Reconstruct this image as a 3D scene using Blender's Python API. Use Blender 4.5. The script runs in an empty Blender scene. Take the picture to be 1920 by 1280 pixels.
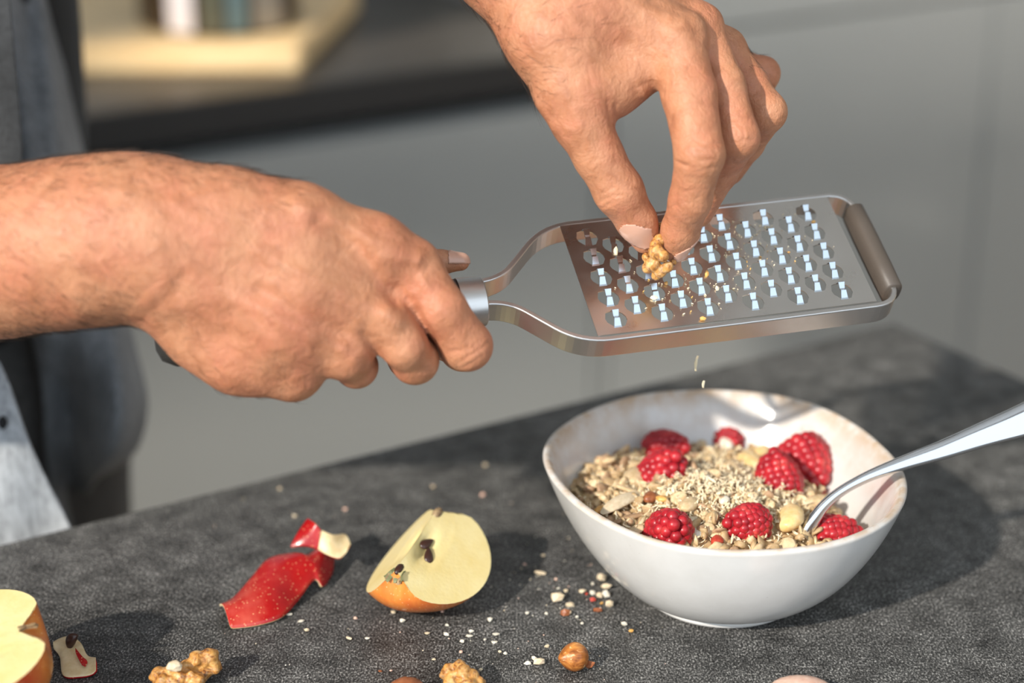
import bpy, bmesh, math, random
import numpy as np
from mathutils import Vector, Matrix
R = math.radians
scn = bpy.context.scene
COL = scn.collection
# ------------------------------------------------------------ camera, world, light
FPX = 3430.0; PITCH = R(21.3); TZ = 0.90; CZ = TZ + 0.4366
cam = bpy.data.cameras.new('camera'); cam_o = bpy.data.objects.new('camera', cam); COL.objects.link(cam_o)
cam.sensor_width = 36; cam.lens = 36 * FPX / 1920; cam.clip_start = 0.02
cam_o.location = (0, 0, CZ); cam_o.rotation_euler = (R(90) - PITCH, 0, 0)
cam.dof.use_dof = True; cam.dof.focus_distance = 0.825; cam.dof.aperture_fstop = 3.4
scn.camera = cam_o
CM = Matrix.Translation((0, 0, CZ)) @ Matrix.Rotation(R(90) - PITCH, 4, 'X')
CMn = np.array(CM)
world = bpy.data.worlds.new('world'); scn.world = world; world.use_nodes = True
bg = world.node_tree.nodes['Background']; bg.inputs[0].default_value = (0.76, 0.88, 1.0, 1); bg.inputs[1].default_value = 1.75
sun = bpy.data.lights.new('sun', 'SUN'); sun.energy = 4.9; sun.angle = R(1.6); sun.color = (1.0, 0.93, 0.83)
so = bpy.data.objects.new('sun', sun); COL.objects.link(so)
_h = R(50); _e = R(30.5)
so.rotation_euler = Vector((math.cos(_h) * math.cos(_e), math.sin(_h) * math.cos(_e), -math.sin(_e))).to_track_quat('-Z', 'Y').to_euler()
scn.view_settings.view_transform = 'Standard'; scn.view_settings.look = 'None'
scn.view_settings.exposure = 0.0; scn.view_settings.gamma = 1.0; scn.view_settings.use_curve_mapping = False
U = Vector((0.851, 0.525, 0)); V = Vector((-0.525, 0.851, 0))      # directions of the kitchen units
# ------------------------------------------------------------ helpers
def C(px, py, d): return np.array([(px - 960) / FPX * d, (640 - py) / FPX * d, -d])   # a point seen at a pixel, d metres deep, in the camera's axes
def towo(p): return Vector((CMn[:3, :3] @ np.array(p) + CMn[:3, 3]).tolist())
def P(px, py, d): return towo(C(px, py, d))
def on_z(px, py, z):                                                # where the line of sight meets a height
    w = CMn[:3, :3] @ C(px, py, 1.0); t = (z - CZ) / w[2]; return Vector((w * t + CMn[:3, 3]).tolist())
def dep(p): return -(CM.inverted() @ p).z
def tag(o, label=None, cat=None, group=None, kind=None):
    if label: o['label'] = label
    if cat: o['category'] = cat
    if group: o['group'] = group
    if kind: o['kind'] = kind
    return o
def link(o, parent=None):
    COL.objects.link(o)
    if parent is not None: o.parent = parent
    return o
def mesh(name, verts, faces, mats, parent=None, smooth=True, mi=None, loc=None):
    me = bpy.data.meshes.new(name)
    if isinstance(verts, np.ndarray): verts = verts.tolist()
    if isinstance(faces, np.ndarray): faces = faces.tolist()
    me.from_pydata([tuple(v) for v in verts], [], faces)
    for m in (mats if isinstance(mats, (list, tuple)) else [mats]): me.materials.append(m)
    if smooth: me.polygons.foreach_set('use_smooth', [True] * len(me.polygons))
    if mi is not None: me.polygons.foreach_set('material_index', [int(i) for i in mi])
    me.update()
    o = bpy.data.objects.new(name, me)
    if loc is not None: o.location = loc
    return link(o, parent)
def from_bm(name, bm, mats, parent=None, smooth=True, loc=None, rot=None):
    me = bpy.data.meshes.new(name); bm.normal_update(); bm.to_mesh(me); bm.free()
    for m in (mats if isinstance(mats, (list, tuple)) else [mats]): me.materials.append(m)
    if smooth: me.polygons.foreach_set('use_smooth', [True] * len(me.polygons))
    o = bpy.data.objects.new(name, me)
    if loc is not None: o.location = loc
    if rot is not None: o.rotation_euler = rot
    return link(o, parent)
def empty(name, loc, M=None):
    o = bpy.data.objects.new(name, None); o.empty_display_size = 0.02
    if M is not None: o.matrix_world = M
    else: o.location = loc
    return link(o)
def mod(o, kind, **k):
    m = o.modifiers.new(kind.lower(), kind)
    for a, b in k.items(): setattr(m, a, b)
    return m
def box_uv(name, o0, lu, lv, z0, z1, mat, parent=None, bev=0.002):     # a box along the unit directions from a corner
    bm = bmesh.new(); vs = []
    for z in (z0, z1):
        for a, b in ((0, 0), (lu, 0), (lu, lv), (0, lv)):
            p = Vector(o0) + U * a + V * b; vs.append(bm.verts.new((p.x, p.y, z)))
    for f in ((3, 2, 1, 0), (4, 5, 6, 7), (0, 1, 5, 4), (1, 2, 6, 5), (2, 3, 7, 6), (3, 0, 4, 7)): bm.faces.new([vs[i] for i in f])
    bmesh.ops.recalc_face_normals(bm, faces=bm.faces)
    if bev: bmesh.ops.bevel(bm, geom=list(bm.edges), offset=bev, segments=2, affect='EDGES')
    return from_bm(name, bm, mat, parent, smooth=False)
# ------------------------------------------------------------ materials
class Mat:
    def __init__(s, name, col=(.8, .8, .8), rough=.5, metal=0, **k):
        s.m = bpy.data.materials.new(name); s.m.use_nodes = True; s.t = s.m.node_tree; s.b = s.t.nodes['Principled BSDF']
        s.b.inputs['Base Color'].default_value = (*col, 1); s.b.inputs['Roughness'].default_value = rough; s.b.inputs['Metallic'].default_value = metal
        for a, v in k.items(): s.b.inputs[a.replace('_', ' ')].default_value = v
        s.co = s.t.nodes.new('ShaderNodeTexCoord')
    def noise(s, scale, detail=4, rough=.55, stretch=None, kind='Noise', dist=0.0):
        n = s.t.nodes.new('ShaderNodeTex' + kind)
        n.inputs['Scale'].default_value = scale
        if kind == 'Noise': n.inputs['Detail'].default_value = detail; n.inputs['Roughness'].default_value = rough; n.inputs['Distortion'].default_value = dist
        mp = s.t.nodes.new('ShaderNodeMapping'); s.t.links.new(s.co.outputs['Object'], mp.inputs[0]); s.t.links.new(mp.outputs[0], n.inputs['Vector'])
        if stretch: mp.inputs['Scale'].default_value = stretch
        n_map = mp; s.last_map = n_map
        return n.outputs['Fac'] if kind == 'Noise' else n.outputs['Distance'] if kind == 'Voronoi' else n.outputs['Fac']
    def ramp(s, src, stops):
        r = s.t.nodes.new('ShaderNodeValToRGB'); e = r.color_ramp.elements
        while len(e) < len(stops): e.new(0.5)
        for i, (p, c) in enumerate(stops):
            e[i].position = p; e[i].color = (*c, 1) if hasattr(c, '__len__') else (c, c, c, 1)
        s.t.links.new(src, r.inputs[0]); return r.outputs[0]
    def mix(s, fac, a, b, mode='MIX'):
        n = s.t.nodes.new('ShaderNodeMix'); n.data_type = 'RGBA'; n.blend_type = mode
        for i, v in ((0, fac), (6, a), (7, b)):
            if isinstance(v, bpy.types.NodeSocket): s.t.links.new(v, n.inputs[i])
            elif i == 0: n.inputs[0].default_value = v
            else: n.inputs[i].default_value = (*v, 1)
        return n.outputs[2]
    def color(s, sock): s.t.links.new(sock, s.b.inputs['Base Color']); return s
    def rough(s, sock): s.t.links.new(sock, s.b.inputs['Roughness']); return s
    def bump(s, src, strength=.3, dist=.001):
        b = s.t.nodes.new('ShaderNodeBump'); b.inputs['Strength'].default_value = strength; b.inputs['Distance'].default_value = dist
        s.t.links.new(src, b.inputs['Height'])
        old = s.b.inputs['Normal'].links
        if old: s.t.links.new(old[0].from_socket, b.inputs['Normal'])
        s.t.links.new(b.outputs[0], s.b.inputs['Normal']); return s
# worktop: dark stone-look laminate with fine pale flecks
m = Mat('worktop_stone', rough=.55)
a = m.noise(1100, 3, .7, (1, .6, 1)); b = m.noise(70, 5, .6); c = m.noise(9, 3, .6)
fl = m.ramp(a, [(.36, (.010, .010, .010)), (.49, (.052, .051, .049)), (.60, (.22, .215, .205)), (.69, (.62, .60, .57))])
mo = m.ramp(b, [(.30, .42), (.55, 1.0), (.78, 1.55)]); mo2 = m.ramp(c, [(.3, .75), (.7, 1.25)])
m.color(m.mix(1, m.mix(1, fl, mo, 'MULTIPLY'), mo2, 'MULTIPLY')); m.bump(a, .35, .0004); m.b.inputs['Specular IOR Level'].default_value = .35
M_TOP = m.m
M_EDGE = Mat('black_plinth_shade', (.012, .013, .015), .45).m  # on the back worktop's front this black is painted shade; plinths are black
m = Mat('back_worktop', rough=.42); b = m.noise(60, 4); m.color(m.ramp(b, [(.3, (.05, .043, .036)), (.7, (.085, .073, .062))])); M_BTOP = m.m  # same slab as its black front; grazing reflection put into this lighter tone
m = Mat('grey_lacquer', rough=.48); b = m.noise(3, 2); m.color(m.ramp(b, [(.3, (.335, .345, .335)), (.7, (.365, .372, .360))])); M_CAB = m.m
M_CEIL = Mat('ceiling_white', (.86, .85, .83), .8).m
M_SIDE = Mat('warm_grey_wall', (.42, .39, .35), .8).m
M_WALL = Mat('painted_wall', (.72, .71, .69), .8).m
m = Mat('floor_wood', rough=.5); b = m.noise(6, 4, .6, (1, 12, 1)); m.color(m.ramp(b, [(.3, (.40, .31, .22)), (.7, (.52, .41, .30))])); M_FLOOR = m.m
m = Mat('board_wood', rough=.5); b = m.noise(14, 4, .6, (1, 9, 4)); m.color(m.ramp(b, [(.3, (.80, .54, .26)), (.7, (.93, .70, .40))])); M_WOOD = m.m
# skin
def skin(name, base, red, dark):
    m = Mat(name, rough=.5)
    m.b.inputs['Subsurface Weight'].default_value = .12; m.b.inputs['Subsurface Radius'].default_value = (1, .35, .2); m.b.inputs['Subsurface Scale'].default_value = .004
    n1 = m.noise(38, 4, .55); n2 = m.noise(120, 4, .6, (1, 1, 1), dist=.6); n3 = m.noise(700, 3, .6, (1, 1.7, 1)); n4 = m.noise(1, kind='Voronoi'); 
    for nd in m.t.nodes:
        if nd.type == 'TEX_VORONOI': nd.inputs['Scale'].default_value = 900
    n5 = m.noise(230, 4, .65, (1.6, .8, 1), dist=.8)
    c = m.mix(m.ramp(n1, [(.42, 0.0), (.68, .7)]), base, red)
    c = m.mix(m.ramp(n2, [(.44, 0.0), (.70, .60)]), c, dark)
    c = m.mix(m.ramp(n5, [(.46, 0.0), (.70, .65)]), c, (.46, .19, .09))
    m.color(c); m.bump(n2, .50, .0020); m.bump(n5, .55, .0010); m.bump(n3, .30, .0005); m.bump(n4, .18, .0004)
    m.rough(m.ramp(n3, [(.3, .42), (.7, .6)])); m.b.inputs['Specular IOR Level'].default_value = .42
    return m.m
M_SKIN = skin('skin', (.52, .238, .128), (.49, .165, .092), (.30, .108, .050))
M_NAIL = Mat('nail', (.62, .35, .25), .35, Coat_Weight=.3).m
m = Mat('steel', (.66, .64, .62), .27, 1); n = m.noise(400, 2, .5, (1, 30, 1)); m.rough(m.ramp(n, [(.3, .33), (.7, .40)])); M_STEEL = m.m
m = Mat('blade_steel', (.70, .68, .65), .30, 1); n = m.noise(60, 3); m.rough(m.ramp(n, [(.3, .25), (.7, .36)])); M_BLADE = m.m
M_TOOTH = Mat('tooth_steel_sky', (.62, .68, .74), .2, 1).m  # bluish tint puts the sky's reflection into the steel colour
M_CHROME = Mat('polished_steel', (.72, .72, .73), .07, 1).m
m = Mat('handle_black', (.025, .024, .022), .5); M_HANDLE = m.m
m = Mat('rubber', (.085, .068, .055), .5); n = m.noise(900, 2); m.bump(n, .2, .0003); M_RUBBER = m.m
# glazed stoneware
m = Mat('stoneware', rough=.22, Coat_Weight=.4, Coat_Roughness=.12)
n = m.noise(40, 4, .6); sp = m.noise(420, 1); g = m.t.nodes.new('ShaderNodeAttribute'); g.attribute_name = 'rimwear'
c = m.ramp(n, [(.3, (.66, .645, .62)), (.7, (.73, .72, .70))])
c = m.mix(m.ramp(sp, [(.80, 0.0), (.84, .5)]), c, (.35, .30, .26))
wm = m.t.nodes.new('ShaderNodeMath'); wm.operation = 'MULTIPLY'; m.t.links.new(g.outputs['Fac'], wm.inputs[0]); m.t.links.new(m.ramp(m.noise(90, 4, .6), [(.35, .15), (.6, .8)]), wm.inputs[1])
m.color(m.mix(wm.outputs[0], c, (.50, .33, .19))); m.bump(n, .1, .002); M_BOWL = m.m
def organic(name, c1, c2, scale=300, rough=.6, sss=.15, bump=.3, **k):
    m = Mat(name, rough=rough, **k); n = m.noise(scale, 4, .6); m.color(m.ramp(n, [(.32, c1), (.68, c2)])); m.bump(n, bump, .0006)
    if sss: m.b.inputs['Subsurface Weight'].default_value = sss; m.b.inputs['Subsurface Radius'].default_value = (1, .6, .3); m.b.inputs['Subsurface Scale'].default_value = .002
    return m.m
M_OAT = organic('oat', (.38, .25, .12), (.60, .43, .24), 260, .5, .35)
M_OAT2 = organic('oat_pale', (.54, .38, .20), (.76, .59, .37), 300, .5, .35)
M_OAT3 = organic('oat_brown', (.30, .17, .09), (.52, .34, .20), 300)
M_SHAVE = organic('nut_shaving', (.84, .67, .42), (.94, .82, .59), 500)
M_CREAM = organic('nut_cream', (.64, .50, .32), (.78, .66, .48), 500)
M_WHITE = organic('nut_white', (.70, .63, .50), (.80, .74, .63), 500)
M_NUTBROWN = organic('nut_skin', (.20, .055, .02), (.42, .15, .06), 300, .35, 0)
M_REDBIT = organic('red_bit', (.40, .03, .02), (.60, .09, .05), 300, .35)
M_ORANGE = organic('orange_bit', (.60, .28, .07), (.85, .52, .16), 300, .4)
M_YELLOW = organic('apple_bit', (.80, .52, .19), (.90, .70, .38), 200, .4, .3)
M_PINK = organic('pink_bit', (.70, .40, .30), (.85, .62, .50), 300, .4)
m = Mat('raspberry', rough=.36, Coat_Weight=.12); n = m.noise(160, 3); m.color(m.ramp(n, [(.3, (.27, .006, .014)), (.55, (.46, .016, .026)), (.8, (.66, .09, .075))])); m.bump(m.noise(1400, 2), .15, .0003)
m.b.inputs['Subsurface Weight'].default_value = .2; m.b.inputs['Subsurface Radius'].default_value = (1, .2, .1); m.b.inputs['Subsurface Scale'].default_value = .002
M_RASP = m.m
M_CORE = Mat('raspberry_core', (.16, .006, .012), .5).m
# walnut: amber kernel with brown veins
m = Mat('walnut_kernel', rough=.36); n = m.noise(290, 5, .6, dist=1.4); n2 = m.noise(420, 4)
c = m.ramp(n, [(.34, (.16, .05, .015)), (.46, (.44, .19, .045)), (.60, (.64, .33, .09)), (.8, (.80, .52, .22))])
m.color(m.mix(m.ramp(n2, [(.5, 0.0), (.75, .35)]), c, (.9, .74, .46))); m.bump(n, .5, .0010); M_WALNUT = m.m
m = Mat('hazelnut_skin', rough=.3); n = m.noise(260, 5, .65, (1, 1, .18), dist=.8); n2 = m.noise(300, 4, .6, (1, 1, .4), dist=2.0)
c = m.ramp(n, [(.34, (.17, .045, .010)), (.5, (.42, .145, .030)), (.68, (.60, .26, .06))])
m.color(m.mix(m.ramp(n2, [(.62, 0.0), (.67, .8)]), c, (.82, .56, .28))); m.bump(n, .35, .001); M_HAZEL = m.m
# apple
m = Mat('apple_flesh', rough=.4); n = m.noise(45, 4, .6); n2 = m.noise(600, 3)
m.color(m.ramp(n, [(.3, (.74, .58, .24)), (.55, (.80, .67, .34)), (.8, (.83, .73, .44))])); m.bump(n2, .25, .0006)
m.b.inputs['Subsurface Weight'].default_value = .25; m.b.inputs['Subsurface Radius'].default_value = (1, .8, .4); m.b.inputs['Subsurface Scale'].default_value = .003
M_FLESH = m.m
M_CREAMP = organic('peel_inside', (.66, .49, .25), (.80, .66, .42), 200, .5, .2)
def skinred(name, lo, mid, hi):
    m = Mat(name, rough=.27, Coat_Weight=.2); n = m.noise(28, 5, .6, (1, 1, .4)); s_ = m.noise(1, kind='Voronoi')
    for nd in m.t.nodes:
        if nd.type == 'TEX_VORONOI': nd.inputs['Scale'].default_value = 520; nd.inputs['Randomness'].default_value = .9
    c = m.ramp(n, [(.34, lo), (.52, mid), (.70, hi)]); d = m.ramp(s_, [(.10, .7), (.20, 0.0)])
    m.color(m.mix(d, c, (.85, .50, .25))); return m.m
M_ASKIN = skinred('apple_skin', (.56, .07, .02), (.72, .22, .04), (.80, .46, .12))
M_ARED = skinred('apple_skin_red', (.30, .005, .008), (.42, .012, .012), (.56, .09, .06))
M_SEED = Mat('apple_seed', (.045, .018, .012), .3).m
M_SEPAL = organic('sepal', (.10, .11, .04), (.26, .26, .12), 400, .6, 0)
M_STEMB = organic('stem', (.12, .06, .03), (.42, .30, .16), 400, .6, 0)
# cloth
def cloth(name, c1, c2, fine=900, bump=.5, rough=.9):
    m = Mat(name, rough=rough); n = m.noise(14, 4, .6); w1 = m.noise(fine, 3, .7, (.18, 1, .18)); w2 = m.noise(fine, 3, .7, (1, 1, .12)); 
    c = m.mix(m.ramp(n, [(.3, 0.0), (.7, 1.0)]), c1, c2)
    s_ = m.mix(.5, m.ramp(w1, [(.3, .45), (.7, 1.5)]), m.ramp(w2, [(.3, .45), (.7, 1.5)]))
    m.color(m.mix(1, c, s_, 'MULTIPLY')); m.bump(w1, bump, .0006); m.bump(w2, bump, .0006); m.b.inputs['Sheen Weight'].default_value = .15; return m.m
M_LINEN = cloth('linen_sunlit', (.30, .32, .34), (.42, .44, .46), 420)  # lit copy of the shirt cloth, sunlight put into the colour
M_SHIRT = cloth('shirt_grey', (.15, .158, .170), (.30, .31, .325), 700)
M_SHADEC = cloth('twill_shaded', (.016, .017, .018), (.045, .047, .050), 700)  # shaded copy of the shirt cloth, darkened for the upper flap
M_BLACKC = cloth('black_cotton', (.006, .006, .007), (.012, .012, .013), 500)
M_TROUS = cloth('trouser_grey', (.07, .068, .066), (.10, .096, .092), 600)
M_HAIR = Mat('arm_hair', (.035, .018, .010), .5).m
# ------------------------------------------------------------ distance-field modelling
class Vol:
    def __init__(s, lo, hi, vox):
        s.lo = np.array(lo, np.float32); s.v = vox; s.n = np.ceil((np.array(hi) - lo) / vox).astype(int) + 1; s.F = np.full(s.n, .05, np.float32)
    def sub(s, bl, bh):
        i0 = np.clip(np.floor((bl - s.lo) / s.v).astype(int), 0, s.n); i1 = np.clip(np.ceil((bh - s.lo) / s.v).astype(int) + 1, 0, s.n)
        if (i1 <= i0).any(): return None
        g = [(s.lo[k] + np.arange(i0[k], i1[k]) * s.v).astype(np.float32) for k in range(3)]
        return tuple(slice(i0[k], i1[k]) for k in range(3)), g[0][:, None, None], g[1][None, :, None], g[2][None, None, :]
    def cap(s, a, b, ra, rb, k=.004, flat=None, cut=False, marg=.010):
        a = np.array(a, float); b = np.array(b, float); mr = max(ra, rb) + marg
        r = s.sub(np.minimum(a, b) - mr, np.maximum(a, b) + mr)
        if r is None: return
        sl, X, Y, Z = r; ab = b - a; L = max(float(ab @ ab), 1e-12)
        t = np.clip(((X - a[0]) * ab[0] + (Y - a[1]) * ab[1] + (Z - a[2]) * ab[2]) / L, 0, 1)
        qx = X - a[0] - t * ab[0]; qy = Y - a[1] - t * ab[1]; qz = Z - a[2] - t * ab[2]
        d2 = qx * qx + qy * qy + qz * qz
        if flat is not None:
            ax, f = flat; w = qx * ax[0] + qy * ax[1] + qz * ax[2]; d2 = d2 + (f * f - 1) * w * w
        d = np.sqrt(d2) - (ra + (rb - ra) * t)
        if cut: s.F[sl] = -s.smin(-s.F[sl], d, k)
        else: s.F[sl] = s.smin(s.F[sl], d, k)
    @staticmethod
    def smin(a, b, k):
        h = np.clip(.5 + .5 * (b - a) / k, 0, 1); return (b * (1 - h) + a * h - k * h * (1 - h)).astype(np.float32)
    def chain(s, pts, k=.004, **kw):
        for (a, ra), (b, rb) in zip(pts[:-1], pts[1:]): s.cap(a, b, ra, rb, k, **kw)
    def mesh(s):
        F = s.F; n = F.shape; IN = F < 0
        cnt = np.zeros([k - 1 for k in n], np.uint8); sm = np.zeros([k - 1 for k in n] + [3], np.float32)
        act = np.zeros([k - 1 for k in n], bool)
        al = IN[:-1, :-1, :-1]
        for dx in (0, 1):
            for dy in (0, 1):
                for dz in (0, 1): act |= (IN[dx:n[0] - 1 + dx, dy:n[1] - 1 + dy, dz:n[2] - 1 + dz] != al)
        idx = np.argwhere(act); ids = np.full(act.shape, -1, np.int64); ids[act] = np.arange(len(idx))
        acc = np.zeros((len(idx), 3)); num = np.zeros(len(idx))
        corners = [(0, 0, 0), (1, 0, 0), (0, 1, 0), (1, 1, 0), (0, 0, 1), (1, 0, 1), (0, 1, 1), (1, 1, 1)]
        for i, ca in enumerate(corners):
            for j in range(i + 1, 8):
                cb = corners[j]
                if sum(abs(p - q) for p, q in zip(ca, cb)) != 1: continue
                fa = F[tuple((idx + ca).T)]; fb = F[tuple((idx + cb).T)]; x = (fa < 0) != (fb < 0)
                t = np.where(x, fa / np.where(x, fa - fb, 1), 0)
                acc[x] += (np.array(ca) + t[:, None] * (np.array(cb) - np.array(ca)))[x]; num[x] += 1
        verts = (idx + acc / num[:, None]) * s.v + s.lo
        faces = []
        for ax in range(3):
            o = [k for k in range(3) if k != ax]
            A = IN; sl0 = [slice(None)] * 3; sl1 = [slice(None)] * 3; sl0[ax] = slice(0, -1); sl1[ax] = slice(1, None)
            x = A[tuple(sl0)] != A[tuple(sl1)]; e = np.argwhere(x)
            ok = (e[:, o[0]] > 0) & (e[:, o[1]] > 0) & (e[:, o[0]] < n[o[0]] - 1) & (e[:, o[1]] < n[o[1]] - 1); e = e[ok]
            inside = A[tuple(e.T)]
            def g(d0, d1):
                q = e.copy(); q[:, o[0]] += d0; q[:, o[1]] += d1; return ids[tuple(q.T)]
            q = np.stack([g(-1, -1), g(0, -1), g(0, 0), g(-1, 0)], 1)
            fl = inside if ax != 1 else ~inside
            q[~fl] = q[~fl][:, ::-1]; faces.append(q)
        faces = np.concatenate(faces); return verts, faces
def vnormals(v, f):
    fn = np.cross(v[f[:, 2]] - v[f[:, 0]], v[f[:, 3]] - v[f[:, 1]]); n = np.zeros_like(v)
    for k in range(4): np.add.at(n, f[:, k], fn)
    return n / np.maximum(np.linalg.norm(n, axis=1), 1e-12)[:, None]
def relax(v, f, it=2, lam=.5):
    e = np.concatenate([f[:, [0, 1]], f[:, [1, 2]], f[:, [2, 3]], f[:, [3, 0]]]); 
    for _ in range(it):
        s = np.zeros_like(v); c = np.zeros(len(v)); np.add.at(s, e[:, 0], v[e[:, 1]]); np.add.at(c, e[:, 0], 1); np.add.at(s, e[:, 1], v[e[:, 0]]); np.add.at(c, e[:, 1], 1)
        v = v + lam * (s / c[:, None] - v)
    return v
def pix(v): return 960 + FPX * v[:, 0] / -v[:, 2], 640 - FPX * v[:, 1] / -v[:, 2]
def sculpt(v, f, strokes):                                          # strokes laid on the near side of a body: (points, width px, height mm)
    for pts, w, h in strokes:
        nr = vnormals(v, f) if False else NR[0]
        x, y = pix(v); best = np.full(len(v), 1e9)
        for (x0, y0), (x1, y1) in zip(pts[:-1], pts[1:]):
            dx, dy = x1 - x0, y1 - y0; L = max(dx * dx + dy * dy, 1e-9); t = np.clip(((x - x0) * dx + (y - y0) * dy) / L, 0, 1)
            best = np.minimum(best, np.hypot(x - x0 - t * dx, y - y0 - t * dy))
        m_ = (nr[:, 2] > .05) & (best < 3 * w); v = v.copy()
        v[m_] += nr[m_] * (h * .001 * np.exp(-(best[m_] / w) ** 2) * np.clip(nr[m_, 2] * 3, 0, 1))[:, None]
    return v
NR = [None]
def K(px, py, d, r): return (C(px, py, d), r * d / FPX)
def box_of(chains, pad=.016):
    pts = np.array([p for ch in chains for p, r in ch]); rs = max(r for ch in chains for p, r in ch)
    lo = np.min([p - r for ch in chains for p, r in ch], 0) - pad; hi = np.max([p + r for ch in chains for p, r in ch], 0) + pad; return lo, hi
#EXTRA_SDF
# ------------------------------------------------------------ setting
cn = on_z(1675, 605, TZ)                                             # far corner of the island
def base(p): return Vector((p.x, p.y, 0))
floor = mesh('floor', [(-3.3, -1.4, 0), (3.7, -1.4, 0), (3.7, 4.7, 0), (-3.3, 4.7, 0)], [(0, 1, 2, 3)], M_FLOOR, smooth=False); floor['kind'] = 'structure'
isl = empty('kitchen_island', (cn.x, cn.y, 0)); tag(isl, 'kitchen island with dark grey speckled stone-look worktop carrying the bowl', 'kitchen island')
def ch(o, par):                                                     # parent keeping world place
    o.parent = par; o.matrix_parent_inverse = par.matrix_world.inverted() if par.parent is None else (par.matrix_world).inverted(); return o
bpy.context.view_layer.update()
o0 = cn - U * 2.6 - V * 1.25
ch(box_uv('worktop', o0, 2.6, 1.25, TZ - .04, TZ, M_TOP, None, .0012), isl)
ch(box_uv('cabinet_base', o0 + U * .03 + V * .05, 2.54, 1.15, .08, TZ - .041, M_CAB), isl)
ch(box_uv('plinth', o0 + U * .08 + V * .1, 2.44, 1.05, 0, .08, M_EDGE), isl)
# back run
q = on_z(155, 218, TZ); q = Vector((q.x, q.y, 0))
xe = on_z(1170, 88, TZ); Lb = (Vector((xe.x, xe.y, 0)) - q).dot(U)     # where the low run ends and the tall units start
bc = empty('back_worktop', q); tag(bc, 'dark back worktop with a thick front edge blackened for shade carrying the wooden board', 'worktop'); bpy.context.view_layer.update()
ch(box_uv('slab', q - U * 2.0, 2.0 + Lb - .002, .62, TZ - .034, TZ, [M_BTOP], None, .0015), bc)
ch(box_uv('front_edge_shade', q - U * 2.0 - V * .004, 2.0 + Lb - .002, .0038, TZ - .036, TZ - .001, M_EDGE, None, 0), bc)  # strip over the slab's front, blackened to carry its shade
ch(box_uv('shadow_gap', q - U * 2.0 + V * .06, 2.0 + Lb - .002, .5, TZ - .06, TZ - .036, M_EDGE, None, 0), bc)
def cabinet(i, a, w, z1, label, seams):
    e = empty('tall_cabinet' if z1 > 1 else 'base_cabinet', q + U * a); tag(e, label, 'cabinet', 'tall grey cabinets' if z1 > 1 else 'low grey cabinets under the back worktop')
    bpy.context.view_layer.update()
    ch(box_uv('carcass', q + U * (a + .001) + V * .022, w - .002, .58, .1, z1, M_CAB), e)
    zs = [.1] + seams + [z1]
    for k in range(len(zs) - 1): ch(box_uv('door', q + U * (a + .0015) + V * .001, w - .003, .02, zs[k] + .0015, zs[k + 1] - .003, M_CAB), e)
    ch(box_uv('plinth', q + U * a + V * .07, w, .5, 0, .098, M_EDGE), e)
labs = ['grey handleless low cabinet behind the shirt', 'grey handleless low cabinet behind the forearm and hand on the grater', 'grey low cabinet at the far left end of the run', 'grey low cabinet next to the tall cabinet']
seam = on_z(1072, 560, .55); sd = 0
ws = [(-1.2, .6), (-.6, .6), (0, .6), (.6, Lb - .6)] if Lb > .62 else [(-1.2, .6), (-.6, .6), (0, Lb)]
for i, (a_, w_) in enumerate(ws): cabinet(i, a_, w_, TZ - .061, ['grey handleless low cabinet at the end hidden by the person', 'grey handleless low cabinet behind the person', 'grey handleless low cabinet behind the forearm holding the grater', 'narrow grey low cabinet beside the tall cabinets'][i], [])
for i in range(3): cabinet(i, Lb + .6 * i, .6, 2.1, ['tall grey cabinet directly behind the pinching hand', 'tall grey cabinet in the background beyond the fingertips and grater end', 'tall grey cabinet farthest along the background'][i], [TZ + .0])
wl = box_uv('wall_back', q - U * 2.2 + V * .64, 5.4, .1, 0, 2.6, M_WALL, None, 0); wl['kind'] = 'structure'
def slab(name, x0, x1, y0, y1, z0, z1, mat):
    vs_ = [(x, y, z) for z in (z0, z1) for x, y in ((x0, y0), (x1, y0), (x1, y1), (x0, y1))]
    o = mesh(name, vs_, [(3, 2, 1, 0), (4, 5, 6, 7), (0, 1, 5, 4), (1, 2, 6, 5), (2, 3, 7, 6), (3, 0, 4, 7)], mat, smooth=False); o['kind'] = 'structure'; return o
YF = -1.3
slab('ceiling', -3.2, 3.6, YF - .1, 4.6, 4.4, 4.5, M_CEIL); slab('wall_left', -3.3, -3.2, YF - .1, 4.6, 0, 4.4, M_SIDE); slab('wall_right', 3.6, 3.7, YF - .1, 4.6, 0, 4.4, M_SIDE); slab('wall_rear', -3.2, 3.6, 4.6, 4.7, 0, 4.4, M_WALL)
slab('wall_front', -3.2, 3.6, YF - .1, YF, 0, .35, M_SIDE); slab('wall_front', -3.2, 3.6, YF - .1, YF, 4.25, 4.4, M_SIDE); slab('wall_front', 3.3, 3.6, YF - .1, YF, .35, 4.25, M_SIDE)
tb = slab('shade_beam_1', -.7, .7, -.03, .03, -.085, .085, M_SIDE); tb.location = (-2.62, YF - .05, 3.42); tb.rotation_euler = (0, R(-35), 0)  # unseen beam added to cast a band of shade on the cabinets
slab('window_1', 3.2, 3.3, YF - .09, YF - .01, .35, 4.25, M_SIDE)
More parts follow.
